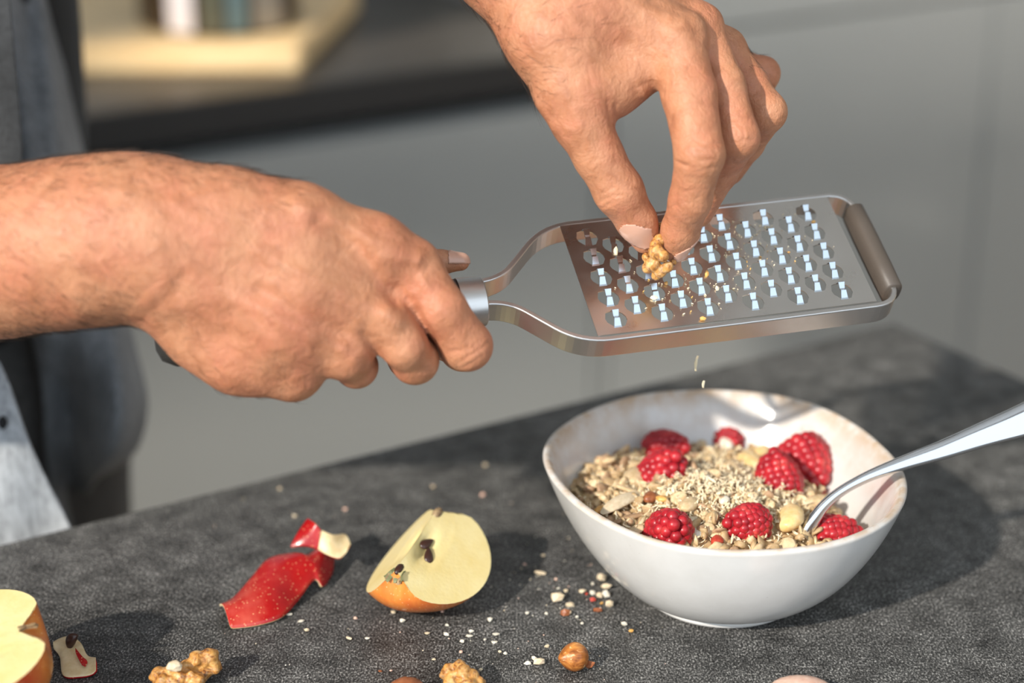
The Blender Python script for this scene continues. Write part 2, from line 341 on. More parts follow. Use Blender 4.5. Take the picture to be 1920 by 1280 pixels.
# wooden board with dark pot on the back worktop
bl = on_z(565, 135, TZ + .002); bt = on_z(604, 0, TZ + .03); b0 = on_z(100, 137, TZ + .002)
ux = (bl - b0).normalized(); vy = Vector((-ux.y, ux.x, 0)); vy = (vy + ux * .12).normalized()
bd = empty('wooden_board', (bl.x, bl.y, TZ)); tag(bd, 'thick pale wooden board lying on the back worktop behind the person', 'board'); bpy.context.view_layer.update()
bm = bmesh.new(); vs = []
for z in (TZ + .0005, TZ + .030):
    for a_, b_ in ((-.42, 0), (0, 0), (0, .34), (-.42, .34)):
        p = Vector((bl.x, bl.y, 0)) + ux * a_ + vy * b_; vs.append(bm.verts.new((p.x, p.y, z)))
for f_ in ((3, 2, 1, 0), (4, 5, 6, 7), (0, 1, 5, 4), (1, 2, 6, 5), (2, 3, 7, 6), (3, 0, 4, 7)): bm.faces.new([vs[i] for i in f_])
bmesh.ops.bevel(bm, geom=list(bm.edges), offset=.004, segments=3, affect='EDGES')
ch(from_bm('board', bm, M_WOOD, None, smooth=False), bd)
pc = on_z(412, 40, TZ + .031); pr = .088
pot = empty('storage_pot', (pc.x, pc.y, TZ + .031)); tag(pot, 'dark round pot with white, green and blue upright bands on the wooden board', 'pot'); bpy.context.view_layer.update()
def lathe(name, prof, mat, par, n=64, a0=0, a1=math.tau, **k):
    vs, fs = [], []; full = abs(a1 - a0 - math.tau) < 1e-6; m_ = n if full else n + 1
    for r_, z_ in prof:
        for i in range(m_):
            t = a0 + (a1 - a0) * i / n; vs.append((r_ * math.cos(t), r_ * math.sin(t), z_))
    for j in range(len(prof) - 1):
        for i in range(n):
            i2 = (i + 1) % m_; fs.append((j * m_ + i, j * m_ + i2, (j + 1) * m_ + i2, (j + 1) * m_ + i))
    return mesh(name, vs, fs, mat, par, **k)
M_POT = Mat('pot_dark', (.035, .018, .008), .3).m
lathe('body', [(0, 0), (pr * .9, 0), (pr, .006), (pr, .20), (pr - .003, .203), (pr - .006, .2), (pr - .006, .01), (0, .01)], M_POT, pot)
for t0, t1, c_ in ((-118, -99, (.82, .76, .77)), (-92, -80, (.12, .125, .09)), (-76, -62, (.14, .22, .24)), (-57, -32, (.40, .37, .33))):
    lathe('band', [(pr + .0003, .004), (pr + .0022, .006), (pr + .0022, .198), (pr + .0003, .2)], Mat('band', c_, .4).m, pot, 8, R(t0), R(t1))
# ------------------------------------------------------------ bowl
zr = TZ + .066
rim_px = [(1015, 852), (1022, 825), (1050, 797), (1090, 773), (1140, 753), (1200, 737), (1290, 729), (1390, 731), (1470, 740), (1540, 760), (1600, 790), (1650, 828), (1688, 868), (1703, 905), (1698, 940), (1670, 975), (1620, 1003), (1550, 1024), (1470, 1034), (1390, 1037), (1310, 1033), (1230, 1018), (1160, 992), (1100, 958), (1050, 915), (1024, 880)]
rp = np.array([on_z(x, y, zr)[:2] for x, y in rim_px]); bctr = np.array(on_z(1352, 1106, TZ)[:2])
ang = np.unwrap(np.arctan2(rp[:, 1] - bctr[1], rp[:, 0] - bctr[0])); rad = np.hypot(*(rp - bctr).T)
NA = 144; aa = np.linspace(0, 2 * np.pi, NA, endpoint=False)
am = np.mod(ang, 2 * np.pi); o_ = np.argsort(am); RR = np.interp(aa, np.r_[am[o_] - 2 * np.pi, am[o_], am[o_] + 2 * np.pi], np.tile(rad[o_], 3))
for _ in range(6): RR = (np.roll(RR, 1) + RR * 2 + np.roll(RR, -1)) / 4
H = .066; RF = .0385
def bowl_r(z, inner=0.0):                                           # radius around the circle at height z above the worktop
    t = np.clip((z - .004) / (H - .004), 0, 1); s_ = (np.sin(np.arccos(1 - t * .5)) / math.sin(R(60))) ** 1.18
    return RF - .003 + (RR - RF + .003) * s_ - inner
rows = []; wear = []
def ring(r_, z_, w_=0): rows.append(np.stack([r_ * np.cos(aa), r_ * np.sin(aa), np.full(NA, z_)], 1)); wear.append(np.full(NA, w_))
ring(np.full(NA, RF - .006), .0012); ring(np.full(NA, RF - .002), 0); ring(np.full(NA, RF), .0006); ring(np.full(NA, RF + .0004), .0030); ring(np.full(NA, RF - .0010), .0040); ring(np.full(NA, RF - .0036), .0046); ring(np.full(NA, RF - .0034), .0056)
for z_ in (.0070, .009, .012, .017, .023, .030, .037, .044, .050, .056, .060, .063): ring(bowl_r(z_), z_)
ring(bowl_r(H) - .0002, H - .0012, .3); ring(bowl_r(H) - .0012, H, .8); ring(bowl_r(H) - .0028, H + .0003, 1); ring(bowl_r(H) - .0042, H - .0008, 1); ring(bowl_r(H - .003) - .0050, H - .003, .7)
for z_ in (.058, .051, .044, .036, .028, .021, .015, .010): ring(bowl_r(z_) - .0055, z_ + .0005, .35 if z_ > .05 else 0)
ring(np.full(NA, .03), .008); ring(np.full(NA, .012), .0075)
vs = np.concatenate(rows); fs = []
for j in range(len(rows) - 1):
    for i in range(NA): i2 = (i + 1) % NA; fs.append((j * NA + i, j * NA + i2, (j + 1) * NA + i2, (j + 1) * NA + i))
fs.append(tuple(range((len(rows) - 1) * NA, len(rows) * NA))); fs.append(tuple(range(NA - 1, -1, -1)))
bowl = mesh('cereal_bowl', vs, fs, M_BOWL, None, loc=(bctr[0], bctr[1], TZ + .0002)); tag(bowl, 'off-white glazed stoneware bowl of porridge with an uneven brown-tinged rim', 'bowl')
at = bowl.data.attributes.new('rimwear', 'FLOAT', 'POINT'); at.data.foreach_set('value', np.concatenate(wear).astype(np.float32))
mod(bowl, 'SUBSURF', levels=1, render_levels=1)
# porridge: a lumpy mound
rnd = random.Random(5); nrs = np.random.RandomState(7)
ZG = np.linspace(.009, .0655, 60); BRI = np.stack([bowl_r(z_) for z_ in ZG]) - .0055      # inner wall: radius by height and angle
def zwall(x, y):
    k = int(round((math.atan2(y, x) % math.tau) / math.tau * NA)) % NA; r_ = math.hypot(x, y); return float(np.interp(r_, BRI[:, k], ZG)) if r_ > BRI[0, k] else .0078
def lvl(x, y):                                                      # height of the porridge above the worktop, x y from the bowl's centre
    r2 = ((x + .008) / .050) ** 2 + ((y + .005) / .050) ** 2
    z_ = .0415 + .0125 * np.exp(-r2 * 1.2) - .055 * x - .02 * max(y, 0)
    z_ = z_ - .016 * np.clip((x - .040) / .03, 0, 1) ** 1.5
    return z_ + .0014 * np.sin(x * 330 + 1) * np.cos(y * 290) + .0010 * np.sin(x * 700 + y * 500) + .0008 * np.cos(x * 900 - y * 640)
gr = 60; vs = [(0, 0, float(lvl(0, 0)))]; fs = []
zedge = .046
for j in range(1, gr + 1):
    for i in range(NA):
        # the mound's edge meets the bowl's inner wall
        R_ = (BRI[-8, i] - .001); r_ = R_ * j / gr
        x_, y_ = r_ * math.cos(aa[i]), r_ * math.sin(aa[i]); z_ = float(lvl(x_, y_)); zw = zwall(x_, y_)
        if z_ < zw + .0004: z_ = zw - .0022
        vs.append((x_, y_, z_))
for i in range(NA): fs.append((0, 1 + i, 1 + (i + 1) % NA))
for j in range(gr - 1):
    for i in range(NA): i2 = (i + 1) % NA; fs.append((1 + j * NA + i, 1 + (j + 1) * NA + i, 1 + (j + 1) * NA + i2, 1 + j * NA + i2))
BL = Vector((bctr[0], bctr[1], TZ + .0002))
def inner_at(x, y, z, inset=.007):
    a_ = math.atan2(y, x) % math.tau; return np.interp(a_, aa, bowl_r(z)) - inset > math.hypot(x, y)
# ------------------------------------------------------------ small organic builders
def ico(sub=2):
    bm = bmesh.new(); bmesh.ops.create_icosphere(bm, subdivisions=sub, radius=1); v = np.array([x.co[:] for x in bm.verts]); f = np.array([[x.index for x in p.verts] for p in bm.faces]); bm.free(); return v, f
I1, I2, I3, I4 = ico(1), ico(2), ico(3), ico(5)
def rotm(rs): 
    q_ = rs.normal(size=4); q_ /= np.linalg.norm(q_); w, x, y, z = q_
    return np.array([[1 - 2 * (y * y + z * z), 2 * (x * y - z * w), 2 * (x * z + y * w)], [2 * (x * y + z * w), 1 - 2 * (x * x + z * z), 2 * (y * z - x * w)], [2 * (x * z - y * w), 2 * (y * z + x * w), 1 - 2 * (x * x + y * y)]])
def chunk(rs, size, sub=I1, jag=.25):
    v, f = sub; v = v * (1 + jag * rs.uniform(-1, 1, (len(v), 1))); return v * np.array(size) / 2, f
class Bag:
    def __init__(s): s.v = []; s.f = []; s.m = []; s.n = 0
    def add(s, v, f, mi=0): s.v.append(v); s.f += [tuple(int(i) + s.n for i in q_) for q_ in f]; s.m += [mi] * len(f); s.n += len(v)
    def build(s, name, mats, par=None, smooth=False, **k): return mesh(name, np.concatenate(s.v), s.f, mats, par, smooth, s.m, **k)
# porridge body, flakes and clumps: nobody could count them
por = empty('porridge', BL); tag(por, 'oat porridge with grated nuts and apple filling the white bowl', 'porridge', kind='stuff')
pm = mesh('porridge_base', vs, fs, M_OAT, por); mod(pm, 'SUBSURF', levels=1, render_levels=1); pm['kind'] = 'stuff'
B = Bag()
tries = 0; cnt_ = 0
while cnt_ < 1150 and tries < 6000:
    tries += 1; x_ = nrs.uniform(-.085, .085); y_ = nrs.uniform(-.09, .09); z_ = float(lvl(x_, y_))
    if not inner_at(x_, y_, z_, .009): continue
    cnt_ += 1; big = nrs.rand() < .42; s_ = nrs.uniform(.0055, .0105) if big else nrs.uniform(.0028, .0060)
    v, f = chunk(nrs, (s_, s_ * nrs.uniform(.6, .9), s_ * (nrs.uniform(.18, .35) if big else nrs.uniform(.45, .8))), I2, .13 if big else .20)
    if big: v[:, 2] += v[:, 0] ** 2 * nrs.uniform(-50, 60)
    B.add(v @ rotm(nrs).T + np.array([x_, y_, z_ + nrs.uniform(-.0005, .0022)]), f, int(nrs.choice([0, 1, 2], p=[.42, .43, .15])))
B.build('oat_flakes', [M_OAT, M_OAT2, M_OAT3], por, True)['kind'] = 'stuff'
B = Bag(); cnt_ = 0
def strip(rs, L, w, curl=1.0):                                      # a short curled shaving
    n_ = 4; v = []; r_ = L / max(curl, .2)
    for i in range(n_ + 1):
        a_ = curl * (i / n_ - .5); c_ = np.array([r_ * math.sin(a_), 0, r_ * (1 - math.cos(a_))]); ww = w * (.4 + .6 * math.sin(math.pi * (i + .4) / (n_ + .8))) * rs.uniform(.7, 1.2)
        v += [c_ + [0, -ww / 2, 0], c_ + [0, ww / 2, 0], c_ + [0, ww / 2, -.00035], c_ + [0, -ww / 2, -.00035]]
    f = [(0, 1, 2, 3), (4 * n_ + 3, 4 * n_ + 2, 4 * n_ + 1, 4 * n_)]
    for i in range(n_):
        for k_ in range(4): f.append((i * 4 + k_, (i + 1) * 4 + k_, (i + 1) * 4 + (k_ + 1) % 4, i * 4 + (k_ + 1) % 4))
    return np.array(v), f
def bowlxy(px, py):                                                 # where a line of sight meets the porridge
    z_ = .048
    for _ in range(6):
        p = on_z(px, py, TZ + z_); x_, y_ = p.x - bctr[0], p.y - bctr[1]; z_ = float(lvl(x_, y_))
    return x_, y_, z_
while cnt_ < 3000:
    g_ = nrs.rand()
    cx_, cy_, sx, sy = ((1330, 910, 75, 32) if g_ < .45 else (1400, 960, 80, 30) if g_ < .75 else (1260, 880, 50, 35) if g_ < .86 else (1370, 850, 60, 20) if g_ < .93 else (1210, 950, 80, 30))
    px, py = nrs.normal(cx_, sx), nrs.normal(cy_, sy)
    if not (1060 < px < 1640 and 800 < py < 1040): continue
    x_, y_, z_ = bowlxy(px, py)
    if not inner_at(x_, y_, z_, .009): continue
    cnt_ += 1; v, f = strip(nrs, nrs.uniform(.0018, .0048), nrs.uniform(.0005, .0013), nrs.uniform(.3, 2.4))
    dense = math.exp(-((px - 1350) / 90) ** 2 - ((py - 915) / 40) ** 2)
    B.add(v @ rotm(nrs).T + np.array([x_, y_, z_ + .001 + nrs.uniform(0, .0035) * (.5 + dense)]), f, int(nrs.choice([0, 1], p=[.7, .3])))
B.build('nut_shavings', [M_SHAVE, M_CREAM], por, False)['kind'] = 'stuff'
def in_bowl(name, px, py, size, mat, label, cat, group, sub=I2, jag=.18, lift=.35, seed=0, bend=0):
    rs = np.random.RandomState(seed + int(px)); x_, y_, z_ = bowlxy(px, py); v, f = chunk(rs, size, sub, jag); v[:, 2] += bend * v[:, 0] ** 2
    a_ = rs.uniform(0, 3.14); t_ = rs.uniform(-.5, .5); M_ = np.array(Matrix.Rotation(a_, 3, 'Z') @ Matrix.Rotation(t_, 3, 'X'))
    o = mesh(name, v @ M_.T, f, mat, None, True, loc=BL + Vector((x_, y_, z_ + size[2] * lift + .0012))); return tag(o, label, cat, group)
for i, (px, py, s_, lb) in enumerate([(1335, 818, .016, 'yellow apple chunk at the back rim of the porridge beside the raspberries'), (1405, 880, .021, 'yellow apple chunk with red skin in the middle of the porridge'), (1375, 893, .014, 'small amber apple chunk under the grated nuts in the middle'), (1190, 905, .018, 'pale apple chunk on the left of the porridge'), (1425, 855, .013, 'amber apple chunk between the two rear raspberries'), (1560, 935, .018, 'golden apple flake under the spoon'), (1480, 985, .022, 'golden curved apple flake at the front rim'), (1530, 950, .015, 'golden apple bit just beside the spoon tip'), (1290, 965, .013, 'honey coloured apple bit above the front left raspberry')]):
    in_bowl('apple_chunk', px, py, (s_, s_ * .65, s_ * .42), M_YELLOW if i in (0, 1, 4, 6) else M_OAT2, lb, 'apple chunk', 'apple chunks in the porridge', I3, .05, .2, 3, 12)
for i, (px, py, s_, lb) in enumerate([(1358, 949, .0075, 'round white nut bit on top of the shavings'), (1322, 908, .007, 'white nut bit among the shavings near the middle'), (1350, 835, .011, 'white nut slice leaning on the rear raspberry'), (1362, 846, .012, 'long white nut slice below the rear raspberry'), (1305, 1003, .008, 'white nut bit right of the front left raspberry'), (1292, 985, .010, 'cream pointed nut bit beside the front left raspberry'), (1220, 945, .009, 'reddish brown nut skin on the left of the porridge'), (1345, 1010, .009, 'red berry fragment near the front rim'), (1240, 948, .006, 'orange bit on the left of the porridge'), (1125, 975, .008, 'orange bit near the left front rim')]):
    in_bowl('nut_bit', px, py, (s_, s_ * .7, s_ * .5), [M_WHITE, M_WHITE, M_WHITE, M_WHITE, M_WHITE, M_CREAM, M_NUTBROWN, M_REDBIT, M_ORANGE, M_ORANGE][i], lb, 'nut piece', 'nut bits on the porridge', I2, .12, .5)
for i, (px, py, L_, lb) in enumerate([(1165, 955, .030, 'long thin nut sliver lying on the left of the porridge'), (1185, 930, .026, 'pale apple slice with a red edge on the left'), (1180, 972, .022, 'brownish slice at the left front rim')]):
    in_bowl('apple_sliver', px, py, (L_, L_ * .26, .003), [M_CREAM, M_OAT2, M_OAT3][i], lb, 'slice', 'slivers on the porridge', I3, .03, .9, 2, -6)
def drupelet_berry():
    rs = np.random.RandomState(3); B = Bag(); n_ = 84; core = []
    def surf(t): # t 0 tip .. 1 base ; radius and height of a blunt cone
        return .0088 * (math.sin(min(1, t * 1.25 + .12) * math.pi / 2) ** .75) * (1 - .18 * max(0, t - .75) / .25), .0115 - .0205 * t
    k_ = 0; rowsn = [1, 6, 10, 13, 15, 16, 15, 13]
    for j, nn in enumerate(rowsn):
        t = (j + .15) / len(rowsn); r_, h_ = surf(t); r_ = 0 if j == 0 else r_
        for i in range(nn):
            a_ = (i + .5 * (j % 2)) / nn * math.tau + rs.uniform(-.05, .05); s_ = (.00265 if j else .0027) * rs.uniform(.9, 1.1)
            B.add(I2[0] * s_ * np.array([1, 1, 1.05]) + np.array([(r_ - .001) * math.cos(a_), (r_ - .001) * math.sin(a_), h_ - .001]), I2[1])
    return B, surf
BB, surf = drupelet_berry()
rb = empty('raspberry', (0, 0, 0)); dr = BB.build('drupelets', [M_RASP], rb, True); dr['kind'] = 'stuff'
prof = [(max(.0002, surf(j / 10)[0] - .0016), surf(j / 10)[1] - .001) for j in range(11)]; prof += [(.0045, -.0095), (.0035, -.003), (0, .002)]
lathe('core', prof, M_CORE, rb, 20)
berries = [(1257, 996, (48, 0, 10), 1.15, 'large raspberry tip up against the front rim of the bowl'), (1398, 982, (75, 0, -60), .98, 'raspberry at the front with a white nut splinter on it'), (1568, 1001, (80, 0, 95), 1.0, 'raspberry at the front rim right below the spoon'),
    (1246, 886, (20, 30, 0), 1.2, 'raspberry half covered in nut shavings on the left'), (1252, 842, (70, 0, 60), 1.06, 'raspberry at the back left, lying on its side behind another'), (1367, 828, (65, 10, 20), .85, 'small raspberry at the back with nut slices on it'),
    (1458, 894, (35, 0, 200), 1.18, 'dark raspberry right of the yellow apple chunk'), (1514, 874, (125, 10, 35), 1.38, 'largest raspberry at the back right, hollow side showing')]
def copy_thing(o):
    c = o.copy(); COL.objects.link(c)
    for k in list(o.children):
        d = k.copy(); COL.objects.link(d); d.parent = c
    return c
for i, (px, py, rot, s_, lb) in enumerate(berries):
    o = rb if i == 0 else copy_thing(rb); x_, y_, z_ = bowlxy(px, py + 10)
    o.location = BL + Vector((x_, y_, z_ + .0045 * s_)); o.rotation_euler = [R(a_) for a_ in rot]; o.scale = (s_,) * 3; tag(o, lb, 'raspberry', 'raspberries on the porridge')
    # nudge along the line of sight's plane so that the berry sits where it is seen
    p_ = on_z(px, py, o.location.z); o.location = p_
#SPOON
# ------------------------------------------------------------ spoon
def sweep(name, pts, n, mat, par=None, up=Vector((0, 0, 1)), e=2.0, cap=True, smooth=True):   # pts: (centre, half width, half thickness)
    vs, fs = [], []; N_ = len(pts)
    for j, (c_, w_, h_) in enumerate(pts):
        t = (pts[min(j + 1, N_ - 1)][0] - pts[max(j - 1, 0)][0]).normalized(); s_ = t.cross(up).normalized(); u_ = s_.cross(t).normalized()
        for i in range(n):
            a_ = math.tau * i / n; ca, sa = math.cos(a_), math.sin(a_)
            ca = math.copysign(abs(ca) ** (2 / e), ca); sa = math.copysign(abs(sa) ** (2 / e), sa)
            vs.append(c_ + s_ * w_ * ca + u_ * h_ * sa)
    for j in range(N_ - 1):
        for i in range(n): i2 = (i + 1) % n; fs.append((j * n + i, j * n + i2, (j + 1) * n + i2, (j + 1) * n + i))
    if cap: fs += [tuple(range(n - 1, -1, -1)), tuple(range((N_ - 1) * n, N_ * n))]
    return mesh(name, vs, fs, mat, par, smooth)
def cat(pts, n):                                                    # Catmull-Rom through tuples
    out = []; P_ = [np.array(p, float) for p in pts]; P_ = [2 * P_[0] - P_[1]] + P_ + [2 * P_[-1] - P_[-2]]
    for i in range(1, len(P_) - 2):
        for k in range(n):
            t = k / n; a_, b_, c_, d_ = P_[i - 1:i + 3]; out.append(.5 * (2 * b_ + (c_ - a_) * t + (2 * a_ - 5 * b_ + 4 * c_ - d_) * t * t + (3 * b_ - a_ - 3 * c_ + d_) * t ** 3))
    out.append(P_[-2]); return out
sp = [(1440, 1040, .849, 2.0, 1.2), (1500, 1008, .849, 2.6, 1.6), (1524, 977, .849, 3.0, 2.0), (1545, 948, .849, 2.6, 2.2), (1575, 922, .849, 2.4, 2.2), (1625, 894, .848, 2.6, 2.0), (1690, 869, .847, 3.4, 1.9), (1770, 842, .845, 4.6, 1.9), (1850, 812, .842, 6.0, 1.9), (1920, 787, .839, 7.6, 1.9), (2010, 752, .836, 9.5, 1.9), (2120, 712, .832, 10.0, 1.8), (2150, 701, .831, 6, 1.3)]
spo = empty('spoon', P(1690, 869, .847)); tag(spo, 'polished steel spoon resting in the bowl with its handle over the rim', 'spoon'); bpy.context.view_layer.update()
pts = [(P(a_, b_, c_), w_ / 1000, h_ / 1000) for a_, b_, c_, w_, h_ in cat(sp, 5)]
ch(sweep('handle', pts, 20, M_CHROME, None, up=Vector((.15, -.75, .65))), spo)
e0 = P(1440, 1040, .849); v, f = I3; d_ = (P(1440, 1040, .849) - P(1500, 1008, .849)).normalized(); s_ = d_.cross(Vector((0, 0, 1))).normalized(); n_ = s_.cross(d_)
Ms = Matrix((d_, s_, n_)).transposed(); vv = v * np.array([.026, .018, .006]); vv[:, 2] = np.where(vv[:, 2] > 0, vv[:, 2] * -.6, vv[:, 2])
ch(mesh('spoon_bowl', [e0 + d_ * .022 + Ms @ Vector(x) + Vector((0, 0, -.003)) for x in vv], f, M_CHROME), spo)
# ------------------------------------------------------------ grater
gl = np.array([.966, .120, -.229]); gl /= np.linalg.norm(gl)         # camera axes (x right, y up, z back)
gt = np.array([-.237, .763, -.602]); gt -= gl * (gt @ gl); gt /= np.linalg.norm(gt); gn = np.cross(gl, gt)
gc = np.array([.0943, .0359, -.84])
M3 = CMn[:3, :3] @ np.stack([gl, gt, gn], 1); Mg = Matrix.Translation(towo(gc)) @ Matrix(M3.tolist()).to_4x4()
gra = empty('hand_grater', None, Mg); tag(gra, 'steel hand grater with large hexagonal teeth, held above the bowl', 'grater')
def G(u, w, n): return towo(gc + gl * u + gt * w + gn * n)
def Gc(u, w, n): return gc + gl * u + gt * w + gn * n
PL, PW = .0666, .0333
bm = bmesh.new()
def loop(pts):
    vs_ = [bm.verts.new((x, y, 0)) for x, y in pts]; return [bm.edges.new((vs_[i], vs_[(i + 1) % len(vs_)])) for i in range(len(vs_))]
ed = loop([(-PL, -PW), (PL, -PW), (PL, PW), (-PL, PW)])
holes = [(-.0560 + .01085 * c_, (-.0252 + .0123 * r_) + (.00615 if c_ % 2 else 0)) for c_ in range(11) for r_ in range(4 if c_ % 2 else 5)]
hx = [(a_ * 1.06, b_ * 1.06) for a_, b_ in [(-.0046, .0006), (-.0041, -.0014), (-.0016, -.0042), (.0012, -.0044), (.0030, -.0040), (.0046, -.0012), (.0045, .0010), (.0034, .0028), (.0012, .0043), (-.0016, .0045), (-.0036, .0040)]]
for x, y in holes: ed += loop([(x + a_, y + b_) for a_, b_ in hx])
bmesh.ops.triangle_fill(bm, edges=ed, use_beauty=True)
# drop any faces that filled a hole
for f_ in list(bm.faces):
    c_ = f_.calc_center_median()
    if any(abs(c_.x - x) < .0042 and abs(c_.y - y) < .0040 and abs(c_.x - x) / .0046 + abs(c_.y - y) / .0075 < 1 for x, y in holes) and all(min((v_.co.xy - Vector(h_)).length for h_ in holes) < .0062 for v_ in f_.verts):
        hs = [min(range(len(holes)), key=lambda k: (v_.co.xy - Vector(holes[k])).length) for v_ in f_.verts]
        if len(set(hs)) == 1: bm.faces.remove(f_)
bmesh.ops.recalc_face_normals(bm, faces=bm.faces)
for f_ in bm.faces:
    if f_.normal.z < 0: f_.normal_flip()
pl = from_bm('blade_plate', bm, M_BLADE, gra, smooth=False); mod(pl, 'SOLIDIFY', thickness=.0005, offset=-1)
# one folded cutting tooth, shared by every hole
def tooth_mesh():
    prof = [(.0048, -.0001, .0018), (.0039, .0021, .0016), (.0034, .0025, .0015), (.0008, .0011, .0012), (-.0002, .0008, .0008), (-.0009, .0019, .0012), (-.0041, .0002, .0016), (-.0048, -.0001, .0019)]
    vs, fs = [], []
    for y, z, w_ in prof: vs += [(-w_ + y * .08, y, z), (w_ + y * .08, y, z), (w_ + y * .08, y, z - .0004), (-w_ + y * .08, y, z - .0004)]
    for j in range(len(prof) - 1):
        for k in range(4): fs.append((j * 4 + k, j * 4 + (k + 1) % 4, (j + 1) * 4 + (k + 1) % 4, (j + 1) * 4 + k))
    fs += [(3, 2, 1, 0), tuple(len(prof) * 4 - 4 + k for k in range(4))]
    return vs, fs
tv, tf = tooth_mesh(); t0 = mesh('tooth', tv, tf, M_TOOTH, pl, False, loc=(holes[0][0], holes[0][1], .0001))
for x, y in holes[1:]:
    o = t0.copy(); COL.objects.link(o); o.location = (x, y, .0001)
# frame: a flat bar bent round the plate
def fillet(pts, rs, n=8):
    out = []
    for i, p in enumerate(pts):
        if rs[i] == 0: out.append(Vector((*p, 0))); continue
        p = Vector((*p, 0)); a_ = (Vector((*pts[i - 1], 0)) - p).normalized(); b_ = (Vector((*pts[i + 1], 0)) - p).normalized(); r_ = rs[i]
        for k in range(n + 1):
            t = k / n; out.append((p + a_ * r_) * (1 - t) ** 2 + p * 2 * t * (1 - t) + (p + b_ * r_) * t * t)
    return out
EX = .0785
path = fillet([(-.1225, -.0062), (-.1010, -.0068), (-.0745, -.0350), (EX, -.0350), (EX, .0350), (-.0745, .0350), (-.1010, .0068), (-.1225, .0062)], [0, .010, .014, .013, .013, .014, .010, 0])
vs, fs = [], []; hh = .0058
for j, c_ in enumerate(path):
    t = (path[min(j + 1, len(path) - 1)] - path[max(j - 1, 0)]).normalized(); s_ = Vector((t.y, -t.x, 0))
    for a_, b_ in ((-.0010, -hh), (.0010, -hh), (.0013, -hh + .0005), (.0013, hh - .0005), (.0010, hh), (-.0010, hh), (-.0013, hh - .0005), (-.0013, -hh + .0005)): vs.append(c_ + s_ * a_ + Vector((0, 0, b_ - .0062)))
for j in range(len(path) - 1):
    for k in range(8): fs.append((j * 8 + k, j * 8 + (k + 1) % 8, (j + 1) * 8 + (k + 1) % 8, (j + 1) * 8 + k))
fs += [tuple(range(7, -1, -1)), tuple(range(len(path) * 8 - 8, len(path) * 8))]
fr = mesh('frame', vs, fs, M_STEEL, gra, False); mod(fr, 'BEVEL', width=.0002)
sweep('rubber_foot', [(Vector((EX, y, -.0052)), w_, h_ * 1.12) for y, w_, h_ in ((-.0262, .0040, .0052), (-.0255, .0047, .0060), (-.012, .0049, .0063), (.012, .0049, .0063), (.0255, .0047, .0060), (.0262, .0040, .0052))], 20, M_RUBBER, gra, e=2.6)
def axp(u): return Vector((u, -.0010 - .0 * u, -.0058))
sweep('ferrule', [(axp(-.1105), .0108, .0098), (axp(-.1110), .0113, .0103), (axp(-.1222), .0116, .0106)], 40, M_STEEL, gra, e=2.2).modifiers.new('split', 'EDGE_SPLIT').split_angle = R(35)
hp = [(-.1215, .0112, .0102), (-.135, .0118, .0108), (-.155, .0128, .0118), (-.18, .0135, .0122), (-.21, .0130, .0118), (-.232, .0125, .0115), (-.248, .0120, .0108), (-.254, .0088, .0078), (-.256, .004, .0035)]
def hax(u): t = max(0, -u - .14); return Vector((u, -.0010 + .0 * t, -.0058 - .012 * t))
sweep('grip', [(hax(u), w_, h_) for u, w_, h_ in hp], 36, M_HANDLE, gra, e=2.2)
#HANDS
# ------------------------------------------------------------ the person
def hand_mesh(palm, fingers, vox, kp, kf, kj, strokes, extra=(), clip=None):
    lo, hi = box_of(palm + fingers)
    if clip is not None: lo = np.maximum(lo, clip[0]); hi = np.minimum(hi, clip[1])
    A = Vol(lo, hi, vox)
    for c_ in palm: A.chain(c_, kp, marg=kp + .004)
    Fp = A.F; A.F = np.full_like(Fp, .05)
    tot = A.F
    for c_ in fingers:
        A.F = np.full_like(Fp, .05); A.chain(c_, .0030, marg=.009); tot = Vol.smin(tot, A.F, kf)
    A.F = Vol.smin(Fp, tot, kj)
    for p, r_, k_, cut in extra: A.cap(p, p + 1e-6, r_, r_, k_, cut=cut)
    v, f = A.mesh(); v = relax(v, f, 3, .5); NR[0] = vnormals(v, f)
    v = sculpt(v, f, strokes); v = relax(v, f, 1, .4); return v, f, A
# the hand that pinches the walnut
P_palm = [[K(560, -420, .90, 150), K(800, -230, .85, 118), K(935, -90, .812, 96), K(1040, 70, .800, 84), K(1088, 170, .797, 66)],
          [K(960, -90, .815, 90), K(1100, 10, .803, 84), K(1268, 72, .800, 56)],
          [K(1060, -60, .82, 80), K(1312, 50, .816, 42)], [K(1080, -40, .835, 70), K(1358, 92, .836, 38)], [K(1100, -20, .85, 60), K(1384, 126, .862, 31)],
          [K(1080, 150, .80, 60), K(1150, 160, .803, 46), K(1215, 120, .804, 50)]]
P_fing = [[K(1268, 78, .798, 54), K(1292, 175, .792, 51), K(1312, 290, .785, 46), K(1294, 375, .798, 39), K(1276, 430, .811, 35), K(1264, 463, .818, 28)],
          [K(1312, 50, .815, 41), K(1358, 160, .806, 38), K(1384, 258, .802, 39), K(1350, 322, .825, 33), K(1310, 400, .845, 27)],
          [K(1358, 92, .835, 38), K(1405, 162, .830, 36), K(1437, 210, .826, 37), K(1400, 268, .850, 32), K(1368, 320, .865, 27)],
          [K(1384, 126, .862, 31), K(1430, 138, .866, 31), K(1420, 185, .885, 26), K(1395, 240, .90, 22)],
          [K(1065, 175, .798, 64), K(1090, 225, .798, 56), K(1122, 292, .801, 46), K(1160, 358, .806, 46), K(1194, 415, .814, 37), K(1211, 447, .819, 29)]]
